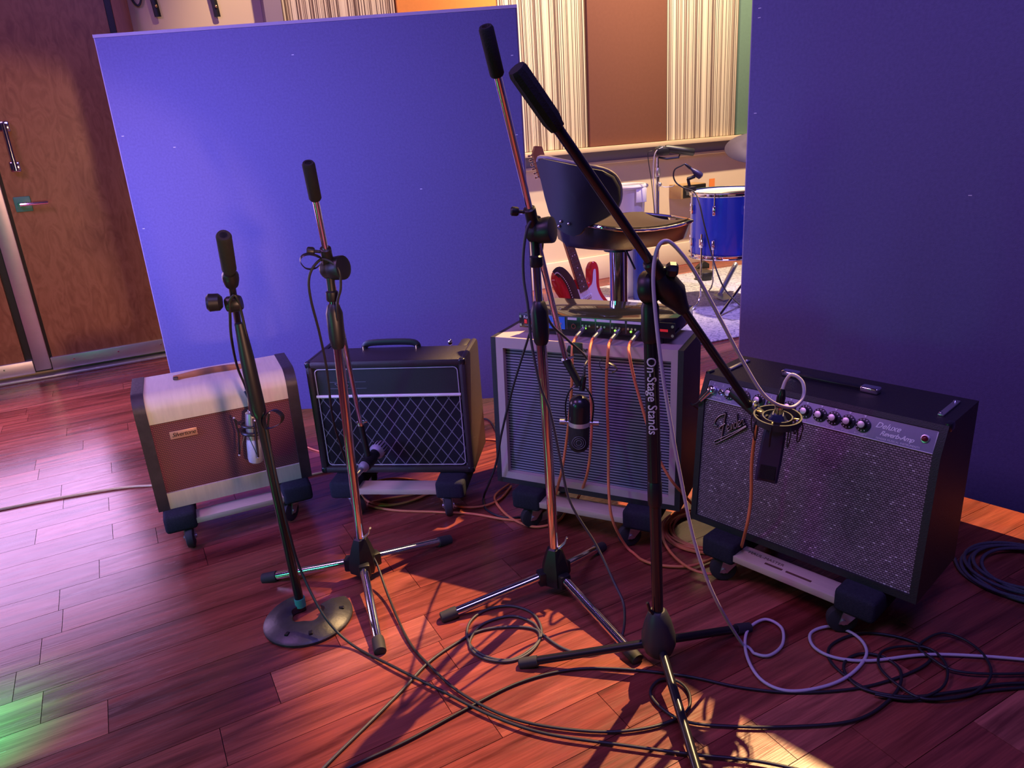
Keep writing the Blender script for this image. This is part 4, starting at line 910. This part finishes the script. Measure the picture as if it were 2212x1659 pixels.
rL = (FL(2072, 1235)-cc).length
for i in range(5*14+6):
    k = i/14; a = 2*PI*k+2.6; rr = rL*(1-.055*k-.03*math.sin(2.1*k)); pts.append(V((cc.x+.012*math.sin(1.9*k)+rr*math.cos(a), cc.y+.014*math.cos(2.3*k)+rr*.93*math.sin(a), .006+.0035*k)))
cable('braided_coil', 'coil of dark braided cable on the floor beside the silver-grille amplifier', pts, .0048, M_BRAID, per=4)
cable('yellow_cable', 'pale yellow cable on the floor running behind the cream amplifier', [(-60, 1112), (60, 1088), (170, 1068), (260, 1054), (330, 1049), (420, 1048), (520, 1050), (620, 1036), (690, 1022), (720, 1016)], .0046, M_YEL)
cable('power_cable', 'black cable down the left side of the taupe cabinet', [(1165, 690, 1.86), (1150, 705, 2.10), (1138, 740, (FT, .02)), (1110, 830, (FT, .03)), (1085, 930, (FT, .035)), (1072, 1000, (FT, .03)), (1056, 1045, (FT, .02)), (1045, 1075), (1050, 1100), (1090, 1118), (1150, 1115)], .0038, M_BLKC)
cable('floor_cable', 'thin orange cable behind the black amplifier', [(640, 955), (690, 975), (760, 985), (1000, 955), (1060, 950), (1100, 960)], .004, M_ORANGE, group='orange cables')
cable('floor_cable', 'thin dark cable on the floor between the black and taupe cabinets', [(1000, 925), (1050, 905), (1075, 940), (1085, 975)], .0035, M_BLKC)
# hook-and-loop straps on stands
def loop_strap(label, c, ax, R, wd):
    return tag(B().torus(c, ax, R, .002, 28, 6).obj('cable_strap', M_BLK), label, 'strap', 'cable straps on stands')
def ribbon(label, pts, wd):
    P = spline(pts, 8, True); return tag(B().tube(P, .002, 6, loop=True, flat=(wd, .0012)).obj('cable_strap', M_BLK), label, 'strap', 'cable straps on stands')
y_ = 1.89
ribbon('black strap looped at the clutch of the stand before the diamond grille', [AY(695, 560, y_), AY(672, 549, y_-.01), AY(653, 553, y_-.015), AY(649, 566, y_-.01), AY(662, 580, y_), AY(684, 578, y_+.005)], .006)
ribbon('black strap looped on the lower pole of the horseshoe-base stand', [AY(575, 895, 1.755), AY(592, 886, 1.74), AY(609, 897, 1.73), AY(608, 912, 1.735), AY(592, 922, 1.745), AY(577, 925, 1.755), AY(570, 910, 1.755)], .007)
# ------------------------------------------------------------------ beyond the gap: stool
SY = 2.78
sc = AY(1335, 520, SY)
ST = thing('bar_stool', 'black vinyl bar stool with chrome pole and wrap-around back', 'stool', (sc.x, sc.y, 0), 0)
M_VINYL = mat('black_vinyl', (.014, .013, .016), .33, 0, .1, 30, .1, 200)
sz = AY(1335, 500, SY).z
B().lathe([(.20, 0), (.205, .006), (.19, .018), (.05, .035), (.036, .05)], (sc.x, sc.y, 0), (0, 0, 1), 36).obj('base', M_CHROME, ST, world=True)
B().cyl((sc.x, sc.y, .04), (sc.x, sc.y, sz-.055), .0345, n=24).obj('pole', M_CHROME, ST, world=True)
B().cyl((sc.x, sc.y, sz-.07), (sc.x, sc.y, sz-.03), .055, n=16).obj('mounting_plate', M_BLKM, ST, world=True)
lv = [V((sc.x+.02, sc.y-.02, sz-.055)), AY(1352, 540, SY-.06), AY(1372, 582, SY-.10)]
B().tube(lv, .004, 8).obj('height_lever', M_BLKM, ST, world=True)
# seat: saddle curved, from the backrest corner (left) to the waterfall front (right)
sd = V((.93, .37, 0)).normalized(); sn = V((-sd.y, sd.x, 0))       # sd: front direction of the seat
def seat_ring(t, wd, z, th):
    c = V((sc.x, sc.y, sz))+sd*t
    out = []
    for i in range(17):
        a = PI*i/16; k = math.cos(a)
        out.append(c+sn*(wd*k)+V((0, 0, z+.018*k*k)))
    return out
N_ = 14; top = []; bot = []
rows = []
for i in range(N_+1):
    u = i/N_; t_ = -.215+.455*u
    wd = .19*math.sqrt(max(0, 1-abs(2*u-1)**5))+.030
    z = .030*(1-u)**3 - .010*math.sin(PI*u) + (.012*u*u if u < .8 else .012*u*u-.30*(u-.8)**2)
    th = .050+.012*(1-u)
    up = seat_ring(t_, wd, z+.010, th); lo = [p-V((0, 0, th)) for p in seat_ring(t_, wd*.82, z, th)]
    rows.append(up+lo[::-1])
B().loft(rows).obj('seat_shell', M_VINYL, ST, 60, world=True)
rows2 = []
for i in range(1, N_):
    u = i/N_; t_ = -.215+.455*u
    wd = (.19*math.sqrt(max(0, 1-abs(2*u-1)**5))+.030)*.90
    z = .030*(1-u)**3 - .010*math.sin(PI*u) + (.012*u*u if u < .8 else .012*u*u-.30*(u-.8)**2)
    up = seat_ring(t_, wd, z+.020, 0); lo = [p-V((0, 0, .02)) for p in up]
    rows2.append(up+lo[::-1])
B().loft(rows2).obj('seat_cushion', M_VINYL, ST, 60, world=True)
edge = []
for i in range(N_+1): edge.append(rows[i][16]+V((0, 0, .002)))
edge2 = [rows[i][0]+V((0, 0, .002)) for i in range(N_, -1, -1)]
B().tube(spline(edge+edge2, 3, True), .006, 6, loop=True).obj('chrome_edge', M_CHROME, ST, 60, world=True)
# wrap-around backrest: traced outline bent around the rear of the seat
outl = [(1158, 350), (1172, 343), (1215, 352), (1262, 362), (1300, 369), (1325, 382), (1338, 405), (1339, 432), (1330, 455), (1310, 470), (1280, 485), (1262, 494), (1252, 507), (1238, 511), (1222, 505), (1205, 495), (1195, 478), (1185, 458), (1176, 425), (1168, 390)]
bc = V((sc.x, sc.y, 0))
def back_pt(px, py, off=0):      # on an elliptic cylinder behind the seat (near side)
    u = (px-1158)/(1339-1158); yy = SY-.10-.13*math.sin(PI*min(max(u*.85+.08, 0), 1))
    p = AY(px, py, yy); return p
bk = B(); cen = (1245, 432)
ringsF = []
for s_ in (1.0, .94, .75, .5, .25, .02):
    ringsF.append([back_pt(cen[0]+(x-cen[0])*s_, cen[1]+(y-cen[1])*s_) for x, y in outl])
front = ringsF; backr = [[p+V((.012, .030, .0)) for p in r] for r in ringsF]
rim = [p+V((.006, .016, 0)) for p in ringsF[0]]
bk.loft(front[::-1]+[[p+V((.01, .03, 0)) for p in ringsF[0]]]+[[p+V((.01, .03, 0)) for p in r] for r in ringsF[1:]])
bk.obj('backrest', mat('matt_vinyl', (.016, .015, .022), .6, 0, .1, 30, .1, 200), ST, 50, world=True)
B().tube(spline([p+V((.008, .030, .004)) for p in ringsF[0]], 3, True), .007, 6, loop=True).obj('back_edge', mat('grey_piping', (.25, .22, .20), .4), ST, 60, world=True)
for px, py in ((1193, 473), (1211, 478), (1207, 488), (1228, 483)):
    B().sph(back_pt(px, py)-V((0, .004, 0)), .0055, n=10).obj('rivet', M_CHROME, ST, world=True)
# ------------------------------------------------------------------ electric guitar behind the partition edge
GY = 3.85
def g_at(px, py, dy=0): return AY(px, py, GY+dy)
M_RED = mat('red_gloss', (.62, .03, .03), .12, 0, .05, 10, coat=.6)
base = g_at(1290, 735)
GT = thing('electric_guitar', 'red electric guitar with white pickguard leaning behind the cabinet', 'guitar', tuple(base), 0)
nk0, nk1 = g_at(1259, 622), g_at(1183, 388)       # body end and nut end of the fingerboard, on the face
gu = (nk1-nk0).normalized(); gx = V((.82, .57, 0)); gx = (gx-gu*gx.dot(gu)).normalized(); gn = gx.cross(gu)
if gn.y > 0: gn = -gn
def gp_(a, b_, c=0): return nk0+gx*a+gu*b_+gn*c       # a across, b towards the head, c out of the face
bodyo = [(-.028, .060), (-.05, .045), (-.075, .075), (-.105, .135), (-.135, .140), (-.158, .095), (-.150, .03), (-.125, -.035), (-.118, -.09), (-.150, -.17), (-.160, -.24), (-.12, -.31), (-.02, -.345), (.09, -.325), (.155, -.26), (.160, -.18), (.125, -.09), (.118, -.03), (.140, .03), (.150, .075), (.130, .100), (.100, .085), (.078, .035), (.055, .012), (.030, .025)]
bo = spline([V((a, b_, 0)) for a, b_ in bodyo], 3, True)
def ringb(sc_, c): return [gp_(p.x*sc_, -.12+(p.y+.12)*sc_, c) for p in bo]
B().loft([ringb(.95, -.045), ringb(1, -.038), ringb(1, -.007), ringb(.95, 0)]).obj('body', M_RED, GT, 50, world=True)
pg = [(-.040, .010), (-.055, .0), (-.075, -.04), (-.085, -.10), (-.07, -.17), (-.03, -.22), (.04, -.25), (.105, -.265), (.135, -.22), (.120, -.15), (.095, -.09), (.090, -.03), (.110, .03), (.118, .06), (.10, .055), (.075, .01), (.05, -.012), (.0, -.015)]
B().slab([gp_(p.x, p.y, .001) for p in spline([V((a, b_, 0)) for a, b_ in pg], 3, True)], gn*.003).obj('pickguard', mat('white_plastic', (.78, .74, .78), .35), GT, world=True)
NL = (nk1-nk0).length
B().loft([[gp_(-.029, 0, .004), gp_(.029, 0, .004), gp_(.024, 0, -.016), gp_(-.024, 0, -.016)], [gp_(-.022, NL, .004), gp_(.022, NL, .004), gp_(.018, NL, -.016), gp_(-.018, NL, -.016)]]).obj('neck', mat('maple', (.55, .30, .14), .3), GT, world=True)
fb = B().loft([[gp_(-.029, -.015, .009), gp_(.029, -.015, .009), gp_(.029, -.015, .003), gp_(-.029, -.015, .003)], [gp_(-.0215, NL, .009), gp_(.0215, NL, .009), gp_(.0215, NL, .003), gp_(-.0215, NL, .003)]]).obj('fingerboard', mat('rosewood', (.13, .065, .045), .5, 0, .2, 40), GT, world=True)
scl = .648
fr_ = B()
for i in range(1, 22):
    b_ = NL-scl*(1-2**(-i/12))*(NL/.455)
    if b_ < -.012: break
    wv = .029+(.0215-.029)*(b_/NL); fr_.box(gp_(0, b_, .0095), (wv*2, .0016, .0016), rot=MX((gx, gu, gn)).transposed())
fr_.obj('fret', M_STEEL, fb, world=True)
dt = B()
for i in (3, 5, 7, 9, 12, 15, 17, 19, 21):
    b_ = NL-scl*(1-2**(-(i-.5)/12))*(NL/.455)
    for a in ((-.008, .008) if i == 12 else (0,)): dt.cyl(gp_(a, b_, .0088), gp_(a, b_, .0098), .0032, n=8)
dt.obj('inlay', M_INK, fb, world=True)
hs = [(-.0215, NL), (-.042, NL+.03), (-.040, NL+.14), (-.01, NL+.175), (.03, NL+.16), (.028, NL+.06), (.0215, NL)]
B().slab([gp_(a, b_, .002) for a, b_ in hs], gn*-.015).obj('headstock', MATS['maple'], GT, world=True)
tn = B()
for i in range(6):
    b_ = NL+.03+.022*i
    tn.cyl(gp_(-.038, b_, -.005), gp_(-.058, b_, -.005), .003, n=8).sph(gp_(-.062, b_, -.005), .008, (1, 1, .8), 8)
tn.obj('tuner', M_CHROME, GT, world=True)
for b_ in (-.055, -.105, -.165):
    p_ = B().box(gp_(.0, b_, .007), (.078, .018, .008), rot=MX((gx, gu, gn)).transposed(), bev=.002).obj('pickup', MATS['white_plastic'], GT, world=True)
    q_ = B()
    for i in range(6): q_.cyl(gp_(-.026+.0104*i, b_, .010), gp_(-.026+.0104*i, b_, .0118), .0022, n=6)
    q_.obj('pole_piece', M_LAV, p_, world=True)
for a, b_ in ((.085, -.13), (.10, -.175), (.11, -.22)): B().lathe([(.012, 0), (.010, .012), (.007, .013)], gp_(a, b_, .003), gn, 12).obj('knob', MATS['white_plastic'], GT, world=True)
B().box(gp_(0, -.215, .006), (.075, .03, .008), rot=MX((gx, gu, gn)).transposed(), bev=.001).obj('bridge', M_CHROME, GT, world=True)
sg_ = B()
for i in range(6): sg_.tube([gp_(-.026+.0104*i, -.21, .012), gp_(-.0175+.007*i, NL, .0115)], .0006, 4)
sg_.obj('string', M_STEEL, GT, world=True)
stp = spline([gp_(-.150, .135, .01), gp_(-.13, .145, .03), gp_(-.10, .08, .035), gp_(-.09, -.02, .03), gp_(-.10, -.12, .03), gp_(-.12, -.25, .03), gp_(-.11, -.36, .02)], 8)
strap = tag(B().tube(stp, .02, 8, flat=(.003, .024)).obj('guitar_strap', mat('dark_strap', (.055, .035, .04), .6, 0, .3, 60)), 'dark leather strap with white stitching hung on the red guitar', 'strap')
dd_ = B()
for i in range(4, len(stp), 1):
    for sg in (-1, 1): dd_.box(stp[i]+gx*(sg*.0205)+gn*.0035, (.004, .004, .006), 0)
dd_.obj('stitching', M_INK, strap)
gst = thing('guitar_stand', 'low dark guitar stand under the red guitar', 'guitar stand', (base.x, base.y, 0), 0)
bt = gp_(0, -.36, -.02)
B().tube([V((base.x-.14, base.y-.08, .0215)), V((bt.x-.06, bt.y, bt.z-.01)), gp_(-.08, -.36, .03)], .009, 8).tube([V((base.x+.16, base.y-.08, .0215)), V((bt.x+.06, bt.y, bt.z-.01)), gp_(.08, -.36, .03)], .009, 8).tube([V((base.x, base.y+.25, .0215)), V((bt.x, bt.y+.03, bt.z-.01))], .009, 8).tube([V((bt.x-.06, bt.y, bt.z-.012)), V((bt.x+.06, bt.y, bt.z-.012))], .009, 8).obj('frame', M_BLKM, gst, world=True)
bxp = AY(1195, 655, 4.3)
tag(B().box((bxp.x-.05, bxp.y+.1, bxp.z/2+.006), (.34, .3, bxp.z-.012), WY, .004).obj('storage_box', mat('terracotta_box', (.50, .24, .16), .7)), 'plain reddish box standing behind the red guitar', 'box')
# ------------------------------------------------------------------ rug
e0, e1 = FL(1546, 739), FL(1592, 730); ed = (e1-e0).normalized()
ry = math.atan2(ed.y, ed.x)
rg = thing('rug', 'large pale grey-blue mottled rug under the drum', 'rug', (e0.x, e0.y, 0), ry)
def rug_mat():
    mt, N, L, b = nodes_mat('rug_pile', 1, 0, .1)
    tc = N.new('ShaderNodeTexCoord'); n1 = N.new('ShaderNodeTexNoise'); n1.inputs['Scale'].default_value = 18; n1.inputs['Detail'].default_value = 6; n1.inputs['Distortion'].default_value = 3; L.new(tc.outputs['Object'], n1.inputs['Vector'])
    L.new(ramp_n(N, L, n1.outputs['Fac'], [(.38, (.30, .30, .36)), (.5, (.52, .51, .58)), (.62, (.62, .60, .62))]), b.inputs['Base Color'])
    bp = N.new('ShaderNodeBump'); bp.inputs['Strength'].default_value = .8; n2 = N.new('ShaderNodeTexNoise'); n2.inputs['Scale'].default_value = 250; L.new(tc.outputs['Object'], n2.inputs['Vector']); L.new(n2.outputs['Fac'], bp.inputs['Height']); L.new(bp.outputs[0], b.inputs['Normal'])
    return mt
B().span((-.95, 0, .0005), (1.9, 1.75, .011), .004).obj('pile', rug_mat(), rg)
# ------------------------------------------------------------------ drum area
TY = 5.05
tcx = AY(1569, 480, TY).x; TR = 77/FPX*(V((tcx, TY, .8))-CAM).dot(FW)
tz1, tz0 = AY(1545, 408, TY).z-.02, AY(1545, 553, TY).z+.02
TM = thing('floor_tom', 'blue floor tom drum with chrome hoops and legs on the rug', 'drum', (tcx, TY, 0), 0)
B().cyl((tcx, TY, tz0), (tcx, TY, tz1), TR, n=48).obj('shell', mat('blue_wrap', (.03, .09, .85), .2, 0, .06, 6, coat=.5), TM, world=True)
for z, s_ in ((tz1, 1), (tz0, -1)):
    B().torus((tcx, TY, z+.008*s_), (0, 0, 1), TR+.009, .006, 48, 8).torus((tcx, TY, z-.014*s_), (0, 0, 1), TR+.007, .004, 48, 6).lathe([(TR+.006, -.016), (TR+.009, -.016), (TR+.009, .010), (TR+.006, .010), (TR+.006, -.016)], (tcx, TY, z), (0, 0, 1), 48, cap=False).obj('hoop', M_CHROME, TM, world=True)
B().cyl((tcx, TY, tz1+.001), (tcx, TY, tz1+.004), TR-.002, n=48).obj('drum_head', mat('drum_skin', (.70, .66, .66), .5), TM, world=True)
for i in range(8):
    a = math.radians(-90-80+45*i); o_ = V((math.cos(a), math.sin(a), 0)); c = V((tcx, TY, 0))+o_*(TR+.010)
    for z, s_ in ((tz1-.10, 1), (tz0+.09, -1)):
        L_ = B().box(c+V((0, 0, z)), (.022, .022, .065), a, .007).obj('lug', M_CHROME, TM, world=True)
        B().cyl(c+V((0, 0, z)), c+V((0, 0, (tz1 if s_ > 0 else tz0)+.012*s_)), .004, n=8).obj('tension_rod', M_CHROME, L_, world=True)
for i, (a, spx) in enumerate(((-2.5, 0), (-.4, 0), (1.6, 0))):
    o_ = V((math.cos(a), math.sin(a), 0)); c = V((tcx, TY, 0))+o_*(TR+.022)
    L_ = B().tube([c+V((0, 0, tz0+.16)), c+V((0, 0, .10)), c+o_*.03+V((0, 0, .05)), c+o_*.09+V((0, 0, .013))], .006, 8).obj('leg', M_CHROME, TM, world=True)
    B().box(c-o_*.004+V((0, 0, tz0+.10)), (.03, .03, .06), a, .006).obj('leg_bracket', M_CHROME, L_, world=True)
# drum mic on the rim
q0, q1 = AY(1497, 380, TY-.10), AY(1513, 377, TY-.12)
DM = thing('drum_microphone', 'small dark microphone clipped to the rim of the blue drum', 'microphone', tuple(AY(1490, 408, TY-.13)), 0, 'microphones aimed at the amplifiers')
a_, b_ = AY(1491, 363, TY-.12), AY(1513, 380, TY-.12); d_ = (b_-a_).normalized()
M_NAVY = mat('navy_mic', (.035, .03, .08), .4, .2)
B().lathe([(.008, 0), (.010, .02), (.012, .022), (.021, .05), (.024, .07), (.022, .09), (.012, .097)], a_, d_, 16).obj('body', M_NAVY, DM, world=True)
B().lathe([(.005, -.045), (.009, -.03), (.011, .0)], a_, d_, 12).obj('connector', M_BLKM, DM, world=True)
B().cyl(AY(1501, 381, TY-.12), AY(1485, 387, TY-.12), .012, n=12).cyl(AY(1486, 386, TY-.12), AY(1490, 406, TY-.12), .010, n=12).box(AY(1492, 408, TY-.12), (.06, .05, .03), .4, .006).obj('rim_clamp', M_BLK, DM, world=True)
cable('drum_microphone_cable', 'thin black cable arching from the drum microphone over the outlet box down to the rug', [a_-d_*.045, (1474, 357, TY-.12), (1458, 366, TY-.11), (1455, 382, TY-.10), (1462, 396, TY-.10), (1478, 406, TY-.13), (1500, 415, TY-.18), (1511, 440, TY-.24), (1520, 480, TY-.27), (1535, 540, TY-.3), (1550, 590, TY-.4), (1568, 628, TY-.45), (1600, 660, TY-.55)], .005, M_BLKC)
# cymbal
cyc = AY(1643, 314, 4.75)
CY = thing('cymbal', 'grey cymbal edge showing past the right partition', 'cymbal', (cyc.x, cyc.y, 0), 0)
cn = V((-.12, -.42, 1)).normalized()
B().lathe([(.215, -.012), (.214, -.010), (.12, .006), (.045, .014), (.035, .028), (.01, .034), (.0, .034)], cyc, cn, 48, cap=False).obj('bow', mat('cymbal_bronze', (.09, .075, .095), .55, .5, .1, 60), CY, 60, world=True)
B().cyl((cyc.x, cyc.y, 0.03), cyc+cn*.05, .011, n=10).cyl((cyc.x-.25, cyc.y-.1, .022), (cyc.x, cyc.y, .3), .009, n=8).cyl((cyc.x+.25, cyc.y-.1, .022), (cyc.x, cyc.y, .3), .009, n=8).cyl((cyc.x, cyc.y+.25, .022), (cyc.x, cyc.y, .3), .009, n=8).obj('stand', M_CHROME, CY, world=True)
# far mic stand with black microphone
fs = FL(1418, 618); FY = 5.35
fp = AY(1420, 560, FY); ft = AY(1424, 340, FY)
FM = thing('microphone_stand', 'slim chrome microphone stand by the outlet box on the back wall', 'microphone stand', (fp.x, fp.y, 0), 0, 'boom microphone stands')
P_ = V((fp.x, fp.y, 0)); zt_ = ft.z
B().cyl(P_+V((0, 0, .02)), P_+V((0, 0, zt_-.1)), .0125, n=12).obj('lower_tube', M_CHROME, FM, world=True)
B().lathe([(.015, 0), (.019, .01), (.019, .05), (.015, .06)], P_+V((0, 0, zt_-.13)), (0, 0, 1), 12).obj('clutch_sleeve', M_STEEL, FM, world=True)
B().cyl(P_+V((0, 0, zt_-.08)), P_+V((0, 0, zt_)), .009, n=12).obj('upper_tube', M_CHROME, FM, world=True)
B().lathe([(.085, 0), (.085, .012), (.02, .022)], P_+V((0, 0, .0115)), (0, 0, 1), 24).obj('round_base', M_BLKM, FM, world=True)
kz = AY(1426, 398, FY).z
B().sph(P_+V((.012, -.015, kz)), .016, n=10).tube([P_+V((.02, -.02, kz-.01)), P_+V((.05, -.03, kz-.02)), P_+V((.10, -.03, kz-.018)), P_+V((.115, -.03, kz-.008))], .003, 6).obj('hook_arm', M_STEEL, FM, world=True)
FK = thing('shotgun_microphone', 'black microphone lying level in a mount on the slim chrome stand', 'microphone', tuple(AY(1424, 340, FY)), 0, 'microphones aimed at the amplifiers')
B().lathe([(.022, 0), (.026, .02), (.028, .12), (.026, .20), (.022, .205)], AY(1437, 320, FY), AY(1497, 329, FY)-AY(1437, 320, FY), 14).obj('body', M_BLK, FK, world=True)
B().box(AY(1430, 327, FY), (.10, .06, .05), .1, .012).tube([AY(1415, 322, FY), AY(1425, 317, FY), AY(1445, 318, FY), AY(1470, 330, FY), AY(1466, 340, FY), AY(1440, 343, FY), AY(1422, 340, FY)], .008, 6).obj('mount', M_BLK, FK, world=True)
cable('thin_cable', 'thin pale cable hanging from the level microphone behind the stool', [(1432, 318, FY-.02), (1418, 326, FY-.03), (1412, 345, FY-.03), (1411, 380, FY-.02), (1414, 430, FY-.02), (1417, 500, FY-.02)], .004, M_WHITEC)
cable('thin_cable', 'thin dark cable hanging beside the slim chrome stand', [(1409, 326, FY-.05), (1400, 330, FY-.05), (1401, 350, FY-.05), (1407, 390, FY-.05), (1412, 440, FY-.05), (1416, 500, FY-.05)], .003, M_BLKC)
# outlet box on the wall + orange note
s0, z0 = SW(1445, 429); s1, z1 = SW(1500, 388)
OB = wallthing('outlet_box', 'wooden outlet box with a black socket plate on the cream wall', 'outlet box', s0, z0)
wd, ht = (s1-s0), (z1-z0)*.86
B().span((0, -.16, 0), (wd*.95, -.001, ht), .004).obj('wooden_box', mat('oak', (.42, .26, .12), .5, 0, .2, 20, stretch=(1, 8, 8)), OB)
B().span((.02, -.166, .008), (wd*.95, -.160, ht-.006), .001).obj('socket_plate', M_BLK, OB)
for x in (.05, .105): B().span((x, -.169, .03), (x+.03, -.165, ht-.03), .001).obj('socket', mat('socket_line', (.10, .10, .10), .5), OB)
s_, z_ = SW(1507, 402)
tag(B().box(wpos(s_+.01, .17, z_+.03), (.06, .004, .075), WY).obj('paper_note', mat('orange_paper', (.85, .24, .05), .8)), 'orange paper note behind the drum microphone by the outlet box', 'note')
# white waste bin
bn = AY(1356, 400, 5.45)
BN = thing('waste_bin', 'white plastic waste bin with folded liner behind the stool', 'bin', (bn.x, bn.y, 0), 0)
M_BIN = mat('bin_plastic', (.62, .60, .64), .5); zb_ = bn.z
B().lathe([(.085, 0.0115), (.088, .02), (.125, zb_-.02), (.13, zb_), (.12, zb_), (.08, .025)], (bn.x, bn.y, 0), (0, 0, 1), 28).obj('bucket', M_BIN, BN, world=True)
B().torus((bn.x, bn.y, zb_-.008), (0, 0, 1), .132, .016, 32, 8).obj('rim', M_BIN, BN, world=True)
B().box((bn.x+.075, bn.y-.115, zb_-.065), (.085, .012, .10), .35, .004).obj('liner_flap', mat('liner', (.75, .74, .80), .6), BN, world=True)
# blue bottle and dark bowl on the rug
bo_ = AY(1381, 560, 5.3); top_ = AY(1381, 531, 5.3).z
BT = thing('water_bottle', 'tall blue water bottle standing below the stool seat', 'bottle', (bo_.x, bo_.y, 0), 0)
B().lathe([(.044, .011), (.046, .02), (.046, top_-.03), (.042, top_-.012), (.03, top_)], (bo_.x, bo_.y, 0), (0, 0, 1), 24).obj('body', mat('blue_steel', (.01, .03, .30), .35), BT, world=True)
B().cyl((bo_.x, bo_.y, top_), (bo_.x, bo_.y, top_+.035), .028, n=18).obj('cap', M_BLK, BT, world=True)
bw = FL(1408, 622)
BW = thing('drum_bowl', 'dark bowl-shaped drum with chrome fitting on the rug below the stool', 'drum', (bw.x, bw.y, 0), 0)
B().lathe([(.07, .012), (.10, .02), (.135, .08), (.155, .15), (.158, .165), (.14, .165)], (bw.x, bw.y, 0), (0, 0, 1), 28).obj('shell', mat('dark_lacquer', (.02, .018, .03), .2), BW, world=True)
B().torus((bw.x, bw.y, .14), (0, 0, 1), .154, .004, 32, 6).torus((bw.x, bw.y, .125), (0, 0, 1), .150, .004, 32, 6).obj('band', M_STEEL, BW, world=True)
B().sph((bw.x-.06, bw.y-.135, .165), .028, n=14).sph((bw.x-.015, bw.y-.15, .155), .015, n=10).obj('chrome_fitting', M_CHROME, BW, world=True)
# small drum hardware on the rug
p = FL(1521, 606)
tag(B().lathe([(.07, .0115), (.072, .02), (.072, .07), (.068, .075)], (p.x, p.y, 0), (0, 0, 1), 20).obj('floor_pad', M_BLK), 'black round pad on the rug under the blue drum', 'pad')
p = FL(1515, 582)
PD = tag(B().slab([(p.x-.05, p.y-.03, .012), (p.x+.06, p.y-.03, .012), (p.x+.06, p.y-.03, .05), (p.x+.02, p.y-.03, .075)], (0, .07, 0)).obj('pedal_wedge', M_BLK), 'small black wedge on the rug behind the round pad', 'pedal')
p = FL(1566, 650)
PD = thing('drum_pedal', 'grey metal drum pedal at the right end of the rug', 'pedal', (p.x, p.y, 0), .5)
B().slab([(-.05, -.04, .013), (.05, -.04, .013), (.05, .07, .035), (-.05, .07, .035)], (0, 0, .008)).obj('footboard', M_STEEL, PD)
B().cyl((0, .05, .04), (.22, .12, .22), .018, n=10).obj('strut', M_ALU, PD)
